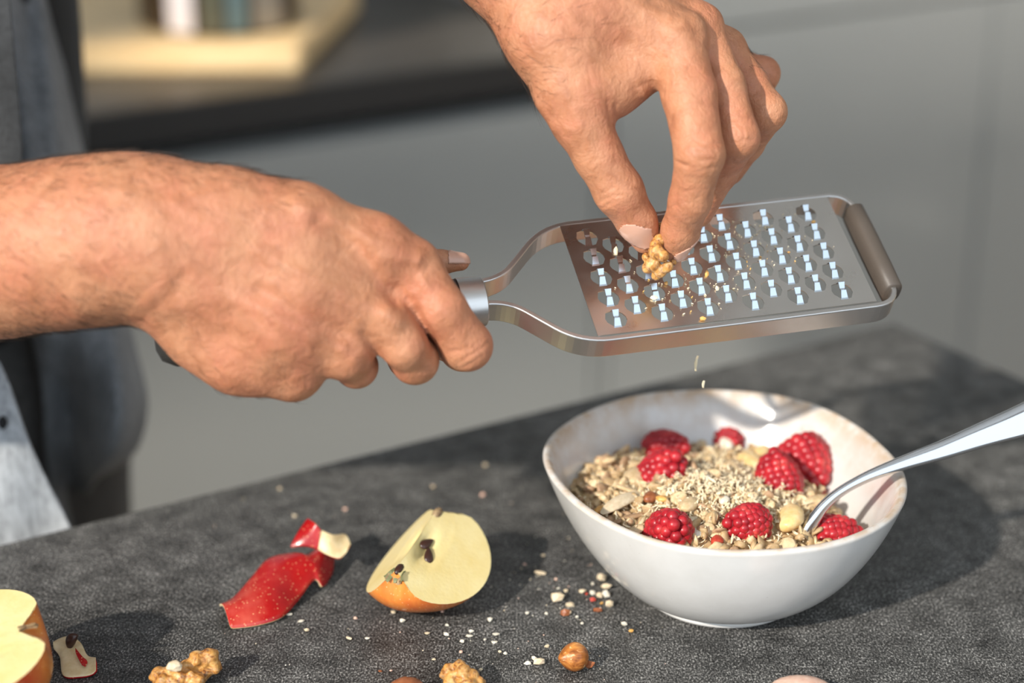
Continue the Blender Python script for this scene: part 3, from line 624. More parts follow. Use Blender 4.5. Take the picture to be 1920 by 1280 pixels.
P_str = [([(1180, 0), (1240, 45), (1275, 70)], 16, .7), ([(1262, 60), (1285, 78)], 22, .8), ([(1225, 0), (1290, 25), (1310, 60)], 12, -1.1), ([(1315, 20), (1330, 35)], 16, .7),
         ([(1300, 262), (1325, 272), (1350, 268)], 3.2, -.5), ([(1308, 280), (1335, 283), (1352, 292)], 3, -.45), ([(1312, 300), (1336, 300)], 3, -.35), ([(1330, 315), (1355, 312)], 3, -.35), ([(1268, 304), (1290, 312)], 3.5, -.7),
         ([(1330, 285), (1345, 292)], 9, .7), ([(1254, 392), (1268, 384)], 3, -.5), ([(1140, 190), (1146, 232)], 5, -.6), ([(1153, 198), (1155, 232)], 4.5, -.5), ([(1128, 200), (1136, 218)], 4, -.3),
         ([(1186, 155), (1196, 172)], 7, -.6), ([(1205, 160), (1222, 155), (1240, 172)], 8, -.6), ([(1216, 190), (1244, 200)], 5, -.35), ([(1204, 170), (1214, 184)], 8, .8), ([(1230, 190), (1236, 210)], 8, .6), ([(1240, 218), (1258, 222)], 5, -.3),
         ([(1128, 362), (1150, 352)], 3.5, -.35), ([(1124, 378), (1150, 366), (1168, 366)], 3.2, -.4), ([(1128, 390), (1152, 378)], 3, -.3), ([(1120, 380), (1130, 395)], 8, .6),
         ([(1385, 235), (1410, 240)], 3, -.35), ([(1388, 262), (1415, 262)], 3, -.35), ([(1020, 120), (1100, 130), (1180, 110)], 22, -.6), ([(1040, 60), (1140, 100), (1240, 95)], 10, .35), ([(1060, 180), (1110, 280)], 10, .45),
         ([(1000, 180), (1040, 245)], 8, .7), ([(1275, 130), (1290, 230)], 14, .35)]
pv, pf, PV = hand_mesh(P_palm, P_fing, .00075, .012, .0009, .0045, P_str)
# the hand that grips the grater
G_palm = [[K(-420, 500, .815, 175), K(-150, 480, .795, 160), K(0, 473, .786, 150), K(131, 456, .776, 149), K(235, 445, .770, 147), K(300, 450, .768, 142)],
          [K(310, 420, .766, 110), K(430, 420, .764, 96), K(560, 434, .765, 82), K(700, 470, .771, 61), K(775, 500, .776, 48)],
          [K(330, 470, .765, 110), K(560, 540, .763, 74), K(722, 600, .770, 48)], [K(340, 510, .766, 95), K(520, 615, .765, 68), K(648, 662, .772, 46)],
          [K(322, 560, .772, 62), K(378, 624, .774, 60), K(450, 668, .775, 62), K(545, 694, .778, 56)], [K(400, 520, .786, 80), K(620, 560, .789, 56)]]
G_fing = [[K(775, 498, .776, 50), K(828, 580, .775, 46), K(876, 648, .784, 46), K(868, 652, .802, 42), K(842, 640, .822, 36), K(800, 600, .838, 31)],
          [K(728, 600, .770, 47), K(758, 648, .772, 42), K(778, 676, .784, 43), K(765, 672, .810, 36), K(730, 632, .832, 31)],
          [K(650, 664, .772, 46), K(668, 687, .784, 39), K(655, 680, .810, 34), K(628, 640, .832, 30)],
          [K(552, 697, .778, 52), K(560, 700, .790, 40), K(555, 690, .812, 32)],
          [K(420, 400, .790, 70), K(690, 450, .818, 42), K(780, 488, .835, 28), K(830, 491, .838, 21), K(864, 491, .838, 17)]]
G_str = [([(560, 385), (650, 425), (730, 468), (785, 484)], 14, 1.3), ([(600, 412), (665, 462), (705, 520), (745, 560)], 16, -2.0), ([(715, 482), (782, 492)], 9, .8), ([(745, 515), (775, 535)], 12, -.4),
         ([(480, 470), (600, 530), (720, 590)], 15, 1.1), ([(742, 548), (766, 585)], 15, -1.3), ([(766, 565), (788, 602), (812, 640)], 9, -1.2), ([(684, 630), (704, 662)], 9, -1.1), ([(725, 588), (742, 604)], 17, 1.5), ([(489, 545), (560, 590), (640, 625)], 16, -1.5), ([(688, 618), (705, 650)], 14, -.8),
         ([(440, 560), (540, 610), (640, 655)], 14, .9), ([(645, 650), (662, 668)], 17, 1.4), ([(430, 620), (520, 670)], 16, -.7), ([(598, 655), (612, 690)], 13, -.5), ([(560, 705), (580, 720)], 14, .6),
         ([(860, 680), (900, 655), (918, 640)], 3, -.35), ([(868, 690), (905, 668)], 3, -.3), ([(846, 660), (890, 650)], 3.5, -.25), ([(270, 598), (310, 568), (345, 520)], 16, -.9), ([(240, 580), (290, 530)], 12, -.4), ([(140, 560), (150, 585)], 20, .9),
         ([(330, 380), (420, 450), (500, 470)], 10, .45), ([(200, 350), (300, 380), (400, 360)], 12, .4), ([(80, 400), (130, 430), (110, 470)], 16, -.6), ([(285, 350), (340, 370)], 18, -.6), ([(795, 530), (850, 600)], 12, .3), ([(790, 520), (800, 540)], 8, .5), ([(420, 700), (520, 735)], 10, .4), ([(290, 585), (400, 560), (520, 575)], 14, .5)]
gv, gf, GV = hand_mesh(G_palm, G_fing, .00080, .012, .0009, .0045, G_str, clip=(C(-300, 1280, .9) * [1, 1, 1] - [0, 0, .0], C(1100, -300, .66)) if False else None)
# the rest of the body in coarse form, joined into the same mesh
Winv = np.array(CM.inverted())
def wc(x, y, z): return Winv[:3, :3] @ np.array([x, y, z]) + Winv[:3, 3]
tc = Vector((-.42, 1.08, 0)); ff = Vector((.525, -.851, 0)); ss = Vector((.851, .525, 0))
def tp(a_, b_, z_): p = tc + ss * a_ + ff * b_; return wc(p.x, p.y, z_)
fa = Winv[:3, :3] @ np.array(ff); flat = (fa, 1.55)
shL, shR = tp(.175, 0, 1.37), tp(-.175, 0, 1.37)
elL, wrL = C(540, -430, .905), C(780, -250, .855); elR = C(-760, 560, .85)
def body(grow, arms=True, head=True, z0=.92, z1=1.40, vox=.008, sleeves=False, torso=True):
    lo = wc(0, 0, 0); pts = [tp(-.5, -.45, .3), tp(.5, .45, 2.0), tp(-.5, .45, 2.0), tp(.5, -.45, .3), elR, elL, wrL]
    A = Vol(np.min(pts, 0) - .2, np.max(pts, 0) + .2, vox); k = .03
    if torso:
        A.chain([(tp(0, 0, z0), .150 + grow), (tp(0, .0, 1.08), .145 + grow), (tp(0, 0, 1.25), .165 + grow), (tp(0, 0, z1 - .08), .14 + grow)], k, flat=flat, marg=.05)
        A.chain([(shL, .058 + grow), (tp(0, -.01, 1.40), .07 + grow), (shR, .058 + grow)], k, marg=.04)
    if head:
        A.chain([(tp(0, -.01, 1.40), .055), (tp(0, .03, 1.52), .052)], k, marg=.04); A.chain([(tp(0, .05, 1.56), .068), (tp(0, .03, 1.64), .088)], .02, marg=.04); A.chain([(tp(0, .13, 1.59), .012), (tp(0, .12, 1.62), .008)], .012); 
        for s_ in (-1, 1): A.chain([(tp(s_ * .085, .02, 1.60), .012), (tp(s_ * .088, .01, 1.63), .014)], .008)
    if arms:
        A.chain([(shL, .052), (elL, .043)], k, marg=.04); A.chain([(elL, .042), (wrL, .034)], .02, marg=.03)
        A.chain([(shR, .052), (elR, .045)], k, marg=.04); A.chain([(elR, .045), (C(-330, 490, .808), .0385)], .02, marg=.03)
    return A
bv, bf = body(0).mesh(); bv = relax(bv, bf, 2)
allv = np.concatenate([gv, pv, bv]); allf = np.concatenate([gf, pf + len(gv), bf + len(gv) + len(pv)])
wv = allv @ CMn[:3, :3].T + CMn[:3, 3]
person = mesh('person', wv, allf, M_SKIN); tag(person, 'person in a grey open shirt grating a walnut over the bowl with both hands', 'person')
def nail(vol_v, vol_f, ctr, axes, half, out=.0003):                 # a patch of the finger's surface lifted into a nail
    nr = vnormals(vol_v, vol_f); q_ = vol_v[vol_f].mean(1) - ctr; loc_ = q_ @ np.array(axes).T
    h = (np.abs(loc_ / np.array(half)) ** np.array([2.6, 2.6, 4])).sum(1) < 1
    fn = nr[vol_f].mean(1); h &= (fn @ np.array(axes[2])) > .1
    fs_ = vol_f[h]; 
    if len(fs_) == 0: return None
    ids_, inv = np.unique(fs_, return_inverse=True); v = vol_v[ids_] + nr[ids_] * out
    o = mesh('fingernail', v @ CMn[:3, :3].T + CMn[:3, 3], inv.reshape(-1, 4), M_NAIL, person); mod(o, 'SOLIDIFY', thickness=.0005, offset=-.2); return o
def frame3(z, x): z = z / np.linalg.norm(z); x = x - z * (x @ z); x /= np.linalg.norm(x); return [x, np.cross(z, x), z]
nail(pv, pf, C(1191, 446, .808), frame3(np.array([-.72, -.35, .6]), np.array([.55, -.83, 0])), (.0072, .0056, .012))
nail(pv, pf, C(1286, 462, .815), frame3(np.array([.75, -.45, .35]), np.array([-.4, -.9, 0])), (.0075, .0048, .012))
nail(gv, gf, C(866, 478, .835), frame3(np.array([.2, .95, .2]), np.array([1, 0, 0])), (.006, .005, .008))
# arm hair: fine strands rooted on the forearms and the backs of the hands
hb_v, hb_f = [], []; hn = 0; rs = np.random.RandomState(11)
def hairs(v, f, region, count, length, flow):
    global hn
    nr = NRM; x, y = pix(v); c_ = np.where(region(x, y) & (nr[:, 2] > -.35))[0]
    if len(c_) == 0: return
    wgt = (1.15 - np.clip(nr[c_, 2], 0, 1)) ** 1.5 + .05
    for i in rs.choice(c_, count, p=wgt / wgt.sum()):
        n_ = nr[i]; fl = np.array([*flow(x[i], y[i]), 0]) + rs.normal(0, .25, 3); fl -= n_ * (fl @ n_); fl /= np.linalg.norm(fl) + 1e-9
        L_ = length * rs.uniform(.5, 1.2); p0 = v[i]; cr = rs.normal(0, .25); sd = np.cross(n_, fl)
        for k in range(4):
            t = k / 3; p = p0 + fl * L_ * t + sd * cr * L_ * t * t + n_ * L_ * (.38 * t - .22 * t * t); w_ = .00006 * (1 - .7 * t)
            hb_v.extend([p - sd * w_, p + sd * w_, p + n_ * w_ * 1.6])
        for k in range(3):
            for m_ in range(3): a_ = hn + k * 3 + m_; b_ = hn + k * 3 + (m_ + 1) % 3; hb_f.append((a_, b_, b_ + 3, a_ + 3))
        hn += 12
NRM = vnormals(pv, pf); hairs(pv, pf, lambda x, y: (x < 1180) & (y < 210) & (x + y * .8 < 1180) & (y > -60), 420, .009, lambda x, y: (1.0, .25)); hairs(pv, pf, lambda x, y: (x > 1390) & (x < 1430) & (y > 80) & (y < 130), 40, .004, lambda x, y: (.6, -.3))
NRM = vnormals(gv, gf); hairs(gv, gf, lambda x, y: (x < 560) & (x > -60) & ((y < 400) | (x < 240)), 1700, .0075, lambda x, y: (.85, -.45)); hairs(gv, gf, lambda x, y: (x < 560) & (x > -20), 350, .005, lambda x, y: (.6, -.8))
hr = mesh('arm_hair', np.array(hb_v) @ CMn[:3, :3].T + CMn[:3, 3], hb_f, M_HAIR, person); hr['kind'] = 'stuff'
# clothing
A = body(.012, arms=False, head=False, vox=.008); tv_, tf_ = A.mesh(); tv_ = relax(tv_, tf_, 2); mesh('t_shirt', tv_ @ CMn[:3, :3].T + CMn[:3, 3], tf_, M_BLACKC, person)
A = Vol(np.minimum(tp(-.5, -.4, 0), tp(.5, .4, 1.2)) - .5, np.maximum(tp(-.5, -.4, 0), tp(.5, .4, 1.2)) + .5, .010)
hipx = tp(.03, -.0, .90)
A.chain([(tp(0, 0, .96), .155), (tp(.01, 0, .88), .165)], .04, flat=flat, marg=.06)
for s_ in (-1, 1): A.chain([(tp(s_ * .08, 0, .86), .095), (tp(s_ * .09, 0, .45), .065), (tp(s_ * .10, 0, .04), .055)], .02, marg=.04)
tv_, tf_ = A.mesh(); tv_ = relax(tv_, tf_, 2); mesh('trousers', tv_ @ CMn[:3, :3].T + CMn[:3, 3], tf_, M_TROUS, person)
A = Vol(np.min([shL, shR, elL, elR], 0) - .12, np.max([shL, shR, elL, elR], 0) + .12, .005)
for a_, b_ in ((shL, elL), (shR, elR)):
    A.F[:] = .05; A.chain([(a_, .078), (a_ * .3 + b_ * .7, .060), (a_ * .22 + b_ * .78, .068)], .01, marg=.04); v_, f_ = A.mesh(); mesh('shirt_sleeve', relax(v_, f_, 2) @ CMn[:3, :3].T + CMn[:3, 3], f_, M_SHIRT, person)
def sheet(name, rows_, mat, nu=6, nv=6, thick=.0012, fold=0, seed=1, freq=30):
    g = [cat(r_, nu) for r_ in rows_]; g = list(zip(*g)); g = [cat(list(c_), nv) for c_ in g]; nj, ni = len(g), len(g[0]); rs_ = np.random.RandomState(seed); ph = rs_.uniform(0, 6, 4)
    vs_ = []
    for j in range(nj):
        for i in range(ni):
            x, y, d = g[j][i]; d = d + fold * (math.sin(x / freq + .004 * y + ph[0]) + .5 * math.sin(x / freq * 2.1 - y * .009 + ph[1]) + .35 * math.sin(y / 55 + x / 70 + ph[2])); vs_.append(P(x, y, d))
    fs_ = [(j * ni + i, j * ni + i + 1, (j + 1) * ni + i + 1, (j + 1) * ni + i) for j in range(nj - 1) for i in range(ni - 1)]
    o = mesh(name, vs_, fs_, mat, person); mod(o, 'SOLIDIFY', thickness=thick, offset=0); mod(o, 'SUBSURF', levels=1, render_levels=1); return o
# near front edge of the shirt: shade above and sunlight below put into the cloth colours
sheet('shirt_placket', [[(-420, -260, 1.0), (-200, -260, .96), (-60, -260, .93), (8, -260, .925)], [(-420, 0, 1.0), (-200, 0, .955), (-60, 0, .925), (20, 0, .92)], [(-420, 300, 1.0), (-200, 300, .955), (-50, 300, .925), (44, 300, .922)], [(-420, 560, 1.01), (-200, 560, .965), (-60, 560, .935), (30, 560, .935)]], M_SHADEC, fold=.0016, seed=2)
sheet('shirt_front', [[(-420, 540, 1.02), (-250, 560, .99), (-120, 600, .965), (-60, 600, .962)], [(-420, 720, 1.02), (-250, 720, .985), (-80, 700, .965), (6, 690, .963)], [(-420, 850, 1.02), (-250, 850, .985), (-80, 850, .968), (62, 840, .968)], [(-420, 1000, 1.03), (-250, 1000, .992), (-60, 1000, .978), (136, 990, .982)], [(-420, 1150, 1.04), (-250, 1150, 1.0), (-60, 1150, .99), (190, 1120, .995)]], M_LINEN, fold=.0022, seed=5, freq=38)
v, f = I3; mesh('button_hole', (v * np.array([.0026, .0036, .0008]) + C(5, 792, .9605)) @ CMn[:3, :3].T + CMn[:3, 3], f, M_BLACKC, person)
sheet('shirt_front', [[(-60, -260, 1.06), (30, -260, 1.06), (70, -260, 1.08), (88, -260, 1.12)], [(-40, 0, 1.06), (30, 0, 1.06), (75, 0, 1.075), (100, 0, 1.12)], [(-20, 280, 1.07), (60, 280, 1.065), (120, 280, 1.085), (156, 280, 1.13)],
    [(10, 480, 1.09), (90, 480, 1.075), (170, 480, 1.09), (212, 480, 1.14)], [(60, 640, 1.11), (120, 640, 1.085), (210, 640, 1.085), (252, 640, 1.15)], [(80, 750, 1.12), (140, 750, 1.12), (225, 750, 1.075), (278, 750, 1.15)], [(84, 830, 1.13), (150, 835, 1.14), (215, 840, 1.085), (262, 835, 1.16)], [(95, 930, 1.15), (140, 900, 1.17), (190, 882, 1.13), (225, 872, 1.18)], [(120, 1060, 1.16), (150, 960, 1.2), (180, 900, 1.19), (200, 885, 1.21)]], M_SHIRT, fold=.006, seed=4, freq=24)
# ------------------------------------------------------------ apple pieces
def apple_prof(n=26, Rm=.036, Hh=.031):
    out = []
    for i in range(n + 1):
        t = math.pi * i / n; r_ = Rm * max(0.0, math.sin(t)) ** .9 * (1 + .06 * math.cos(t)); z_ = Hh * math.cos(t) * 1.04
        dm = math.exp(-(r_ / .0095) ** 2); z_ -= math.copysign(1, z_) * dm * (.0130 if z_ > 0 else .0085); out.append((max(r_, 0), z_))
    return out
def wedge(name, sweep_deg, Mw, par, skinmat=M_ASKIN):               # the axis is z (stem up), the first cut face lies along x
    pr_ = apple_prof(); n_ = 30; vs_, fs_ = [], []
    for i in range(n_ + 1):
        a_ = R(sweep_deg) * i / n_
        for r_, z_ in pr_:
            rr = r_ * (1 + .018 * math.cos(5 * a_)); vs_.append((rr * math.cos(a_), rr * math.sin(a_), z_))
    m_ = len(pr_)
    for i in range(n_):
        for j in range(m_ - 1): fs_.append((i * m_ + j, i * m_ + j + 1, (i + 1) * m_ + j + 1, (i + 1) * m_ + j))
    sk = mesh('skin', [Mw @ Vector(v) for v in vs_], fs_, skinmat); outs = [sk]
    for side, a_ in ((1, 0.0), (-1, R(sweep_deg))):                 # flesh faces, dented round the seed chamber
        vs_, fs_ = [], []; K_ = 22; nrm = Vector((math.sin(a_), -math.cos(a_), 0)) * side
        for r_, z_ in pr_:
            rr = r_ * (1 + .018 * math.cos(5 * a_))
            za = min(max(z_, pr_[-1][1]), pr_[0][1])
            for k in range(K_ + 1):
                x = rr * k / K_; zz = za + (z_ - za) * (k / K_); dent = .0045 * math.exp(-((x - .0055) / .0030) ** 2 - ((zz + .002) / .0075) ** 2) + .0006 * math.exp(-((x - .011) / .0012) ** 2) * (abs(zz) < .012)
                edge = -.0000 if k < K_ else 0; p = Vector((x * math.cos(a_), x * math.sin(a_), zz)) - nrm * dent; vs_.append(Mw @ p)
        for j in range(m_ - 1):
            for k in range(K_): q_ = (j * (K_ + 1) + k, (j + 1) * (K_ + 1) + k, (j + 1) * (K_ + 1) + k + 1, j * (K_ + 1) + k + 1); fs_.append(q_ if side > 0 else q_[::-1])
        outs.append(mesh('cut_face', vs_, fs_, M_FLESH))
    return outs
def settle(objs, px, py, z=TZ + .0002):                             # slide along the line of sight until the lowest point rests at z
    zs = min((v.co.z for o in objs if o.type == 'MESH' for v in o.data.vertices)); dr_ = (on_z(px, py, TZ) - Vector((0, 0, CZ))).normalized(); return dr_ * ((z - zs) / dr_.z)
def attach(objs, par):
    bpy.context.view_layer.update()
    for o in objs: ch(o, par)
k3 = np.array([.383, .541, -.75]); k3 /= np.linalg.norm(k3); a3 = np.array([.79, -.61, -.04]); a3 -= k3 * (a3 @ k3); a3 /= np.linalg.norm(a3); b3 = np.cross(k3, a3)
def wedge_matrix(k, a, px, py, d, flip):                            # columns x = first face, y = towards the second, z = axis
    b_ = np.cross(k, a) * flip; M_ = CMn[:3, :3] @ np.stack([a, b_, k], 1); return Matrix.Translation(P(px, py, d)) @ Matrix(M_.tolist()).to_4x4()
Mw = wedge_matrix(k3, a3, 785, 1008, .885, 1)
Mw = Mw @ Matrix.Diagonal((1.05, 1.05, 1.05, 1)); objs = wedge('apple_wedge', 98, Mw, None)
def seed_obj(Mloc, s_=1.0, name='seed', par=None):
    v, f = I3; vv = v * np.array([.0021, .0014, .0042]) * s_; vv[:, 0] *= (1 - .45 * v[:, 2]); return mesh(name, [Mloc @ Vector(x) for x in vv], f, M_SEED, par)
for x, y, z, rx in ((.0050, .0005, .0010, .35), (.0085, .0000, -.0045, -.5)): objs.append(seed_obj(Mw @ Matrix.Translation((x, y + .0008, z)) @ Matrix.Rotation(rx, 4, 'Y'), 1.0))
cal = Bag(); rs = np.random.RandomState(4)
for i in range(9):
    a_ = R(rs.uniform(-10, 110)); v, f = strip(rs, rs.uniform(.005, .008), .0022, 1.3); Mz = Matrix.Translation((.0035 * math.cos(a_), .0035 * math.sin(a_), -.0245)) @ Matrix.Rotation(a_, 4, 'Z') @ Matrix.Rotation(rs.uniform(.6, 1.5), 4, 'Y')
    cal.add(np.array([(Mw @ Mz @ Vector(x))[:] for x in v]), f, i % 2)
objs.append(cal.build('calyx', [M_SEPAL, M_STEMB], None)); v, f = I2; objs.append(mesh('calyx_dark', [Mw @ Vector(x * np.array([.0018, .0016, .0036]) + np.array([.0010, .0008, -.0215])) for x in v], f, M_SEED))  # solid dark lump painted in for the shade inside the calyx
v, f = I2; objs.append(mesh('stem_hollow', [Mw @ Vector(x * np.array([.0022, .0022, .004]) + np.array([.0012, .001, .0190])) for x in v], f, M_STEMB))
dv = settle(objs[:1], 790, 1100)
for o in objs:
    for v_ in o.data.vertices: v_.co += dv
aw = empty('apple_wedge', P(790, 1110, .88)); tag(aw, 'apple wedge with red skin and dark seeds lying left of the bowl', 'apple'); attach(objs, aw)
# half apple at the frame's edge: cut face up
wk = Winv[:3, :3]; kz = wk @ np.array([.93, .30, .22]); kz /= np.linalg.norm(kz); ax_ = wk @ np.array([-.30, .90, .12]); ax_ -= kz * (ax_ @ kz); ax_ /= np.linalg.norm(ax_)
Mh = wedge_matrix(kz, ax_, -45, 1212, .80, -1)
if (Mh.to_3x3() @ Vector((0, 1, 0))).z > 0: Mh = wedge_matrix(kz, ax_, -45, 1212, .80, 1)
Mh = Mh @ Matrix.Diagonal((1.0, 1.0, .98, 1)); objs = wedge('half_apple', 180, Mh, None)
B = Bag(); rs = np.random.RandomState(8)
for i in range(4):
    v, f = strip(rs, .009, .0012, .8); Mz = Matrix.Translation((.0004 * i, .0, .0235)) @ Matrix.Rotation(R(-90 + rs.uniform(-25, 25)), 4, 'Y') @ Matrix.Rotation(rs.uniform(-.4, .4), 4, 'Z'); B.add(np.array([(Mh @ Mz @ Vector(x))[:] for x in v]), f, 0)
objs.append(B.build('stem', [M_STEMB], None)); dv = settle(objs[:1], 20, 1230)
for o in objs:
    for v_ in o.data.vertices: v_.co += dv
ha = empty('apple_half', P(10, 1240, .80)); tag(ha, 'halved apple cut side up at the lower left edge of the photo', 'apple'); attach(objs, ha)
# peels: ribbons of (edge a, edge b) with heights in mm above the worktop
def peel(name, secs, mats, label, cols=None, thick=.0011, bulge=.0055, nsub=5, join=None):
    g = [cat([s_[0] for s_ in secs], nsub), cat([s_[1] for s_ in secs], nsub)]; vs_, fs_, mi_ = [], [], []; W_ = 8; n_ = len(g[0]); rs_ = np.random.RandomState(len(secs))
    for j in range(n_):
        a_, b_ = g[0][j], g[1][j]; pa = on_z(a_[0], a_[1], TZ + a_[2] / 1000); pb = on_z(b_[0], b_[1], TZ + b_[2] / 1000)
        for i in range(W_ + 1):
            t = i / W_; p = pa.lerp(pb, t) + Vector((0, 0, bulge * math.sin(math.pi * t))); vs_.append(p)
    for j in range(n_ - 1):
        for i in range(W_): fs_.append((j * (W_ + 1) + i, j * (W_ + 1) + i + 1, (j + 1) * (W_ + 1) + i + 1, (j + 1) * (W_ + 1) + i))
    o = mesh(name, vs_, fs_, mats); up = sum((p.normal.z for p in o.data.polygons)) > 0
    if not up: o.data.flip_normals()
    mod(o, 'SUBSURF', levels=1, render_levels=1); md = mod(o, 'SOLIDIFY', thickness=thick, offset=-1, material_offset=1, material_offset_rim=1); return o
p1 = peel('strip', [((410, 1134, 1.5), (432, 1178, 1.5)), ((438, 1118, 5), (482, 1172, 1.5)), ((472, 1080, 9), (530, 1156, 2)), ((503, 1046, 12), (562, 1122, 3)), ((545, 1036, 12), (590, 1086, 7)), ((578, 1038, 12), (606, 1100, 3)), ((600, 1022, 12), (624, 1075, 3)), ((612, 1018, 10), (628, 1050, 5))], [M_ARED, M_CREAMP], '')
p2 = peel('curl', [((577, 970, 26), (543, 1026, 15)), ((590, 980, 27), (572, 1024, 16)), ((602, 993, 24), (597, 1030, 15))], [M_ARED, M_CREAMP], '', bulge=.001)
p3 = peel('curl_inside', [((600, 992, 24), (596, 1030, 15)), ((625, 1002, 21), (614, 1040, 14)), ((648, 1001, 18), (636, 1046, 13)), ((658, 1020, 16), (650, 1036, 14))], [M_CREAMP, M_ARED], '', bulge=.0006)
pe = empty('apple_peel', on_z(520, 1130, TZ)); tag(pe, 'twisted bright red apple peel with a curled cream end', 'apple peel', 'apple peels'); attach([p1, p2, p3], pe)
pe2 = peel('apple_peel', [((100, 1203, 2.5), (100, 1215, 2)), ((112, 1196, 3), (112, 1232, 1.5)), ((132, 1192, 3.5), (118, 1266, 1.2)), ((152, 1205, 3.5), (150, 1268, 1.2)), ((164, 1228, 3), (172, 1264, 1.5)), ((180, 1232, 4), (180, 1256, 3))], [M_CREAMP, M_ARED], '', bulge=.0015)
tag(pe2, 'pale scrap of apple with a red streak beside the halved apple', 'apple peel', 'apple peels')
pk = peel('skin_streak', [((141, 1214, 6.3), (143, 1216, 6.3)), ((142, 1224, 6.0), (156, 1232, 6.0)), ((150, 1240, 5), (164, 1240, 5)), ((154, 1247, 4), (160, 1249, 4))], [M_ARED, M_ARED], '', bulge=.0, thick=.0004); ch(pk, pe2)
sd_ = seed_obj(Matrix.Translation(on_z(135, 1199, TZ + .0085)) @ Matrix.Rotation(1.2, 4, 'Y'), 1.0, 'apple_seed')
sd_.data.vertices.foreach_set('co', (((np.array([v.co[:] for v in sd_.data.vertices]) - np.array(on_z(135, 1199, TZ + .0085))) * np.array([.75, 1.5, 1.6]) + np.array(on_z(135, 1199, TZ + .0078))).ravel())); sd_.data.update()
tag(sd_, 'dark round seed sitting on the pale apple scrap', 'seed')
# ------------------------------------------------------------ nuts
def walnut(name, ctr, size, seed, label, M_=None, vox=.0006):       # lobes branching from a waist, as a kernel half
    rs_ = np.random.RandomState(seed); sx, sy, sz = size; lo = -np.array(size) * .75 - .004; A = Vol(lo, -lo, vox)
    for i in range(26):
        a_ = rs_.uniform(0, math.tau); r_ = rs_.uniform(.25, .8); e_ = np.array([math.cos(a_) * r_ * sx / 2, math.sin(a_) * r_ * sy / 2, rs_.uniform(-.5, .5) * sz]); s_ = e_ * np.array([rs_.uniform(.1, .5), rs_.uniform(.1, .5), .3]); 
        w_ = min(size) * rs_.uniform(.13, .24); A.cap(s_, e_, w_ * .6, w_, .0008)
    v, f = A.mesh(); o = mesh(name, relax(v, f, 1), f, M_WALNUT)
    if M_ is None: zmin = v[:, 2].min(); c_ = Vector(ctr); o.location = (c_.x, c_.y, TZ + .0003 - zmin)
    else: o.matrix_world = M_
    return tag(o, label, 'walnut', 'walnut kernels')
def multi_walnut(name, parts, label, seed):
    pass
def walnut_px(name, blobs, label, seed, vox=.0006):                 # lobes given where they are seen: (px, py, height mm, radius mm)
    rs_ = np.random.RandomState(seed); pts = [(np.array(on_z(x, y, TZ + h / 1000)), r_ / 1000) for x, y, h, r_ in blobs]; c0 = np.mean([p for p, r_ in pts], 0); c0[2] = TZ
    P_ = np.array([p for p, r_ in pts]); lo = P_.min(0) - .012 - c0; hi = P_.max(0) + .012 - c0; A = Vol(lo, hi, vox)
    hub = P_.mean(0) - c0
    for p, r_ in pts:
        p = p - c0; A.cap(hub * .35 + p * .65, p, r_ * .6, r_, .0010)
        for k in range(5): d_ = rs_.normal(size=3); d_ /= np.linalg.norm(d_); A.cap(p + d_ * r_ * .2, p + d_ * r_ * .85, r_ * .3, r_ * .38, .0006)
    A.F[:, :, :max(0, int((.0004 - lo[2]) / vox))] = .05
    v, f = A.mesh(); o = mesh(name, relax(v, f, 1), f, M_WALNUT, loc=c0.tolist()); return tag(o, label, 'walnut', 'walnut kernels')
w1 = walnut_px('walnut_piece', [(300, 1266, 6, 4.2), (322, 1262, 7, 4.0), (345, 1268, 6, 4.6), (352, 1250, 9, 3.6), (370, 1238, 11, 4.6), (392, 1232, 12, 4.2), (398, 1248, 8, 4.0), (380, 1256, 6, 4.4), (365, 1276, 5, 4.6), (330, 1282, 4, 4.6), (305, 1280, 5, 4.0)], 'walnut kernel half with a pale broken tip near the lower left edge', 3)
v, f = chunk(np.random.RandomState(5), (.0078, .0062, .0045), I2, .14); ch_ = mesh('broken_tip', v, f, M_CREAM, None, False, loc=on_z(327, 1248, TZ + .014)); bpy.context.view_layer.update(); ch(ch_, w1)
walnut_px('walnut_piece', [(842, 1262, 7, 3.8), (862, 1250, 10, 3.2), (868, 1262, 9, 3.6), (884, 1268, 7, 3.6), (850, 1280, 5, 4.6), (875, 1284, 5, 4.6), (895, 1282, 4, 3.4)], 'walnut piece at the bottom edge below the apple wedge', 9)
# the walnut held between thumb and forefinger
A = Vol(C(1232, 470, .825) - .02, C(1232, 470, .825) + .02, .0005)
for x, y, d, r_ in ((1238, 425, .822, 9), (1236, 450, .812, 12), (1230, 472, .810, 15), (1224, 495, .813, 15), (1238, 508, .814, 13), (1252, 500, .812, 11), (1214, 502, .818, 11), (1243, 480, .809, 12), (1212, 482, .818, 9), (1230, 517, .818, 9), (1262, 492, .815, 7), (1228, 458, .811, 10)):
    A.cap(C(x, y, d), C(x, y, d) + 1e-6, r_ * d / FPX, r_ * d / FPX, .0009)
for x, y in ((1232, 490), (1239, 497), (1222, 482)): A.cap(C(x - 6, y + 8, .8135), C(x + 4, y - 12, .8135), .0010, .0010, .0006, cut=True)
v, f = A.mesh(); wn = mesh('walnut_piece', relax(v, f, 1) @ CMn[:3, :3].T + CMn[:3, 3], f, M_WALNUT); tag(wn, 'golden walnut piece pinched between thumb and forefinger on the grater', 'walnut', 'walnut kernels')
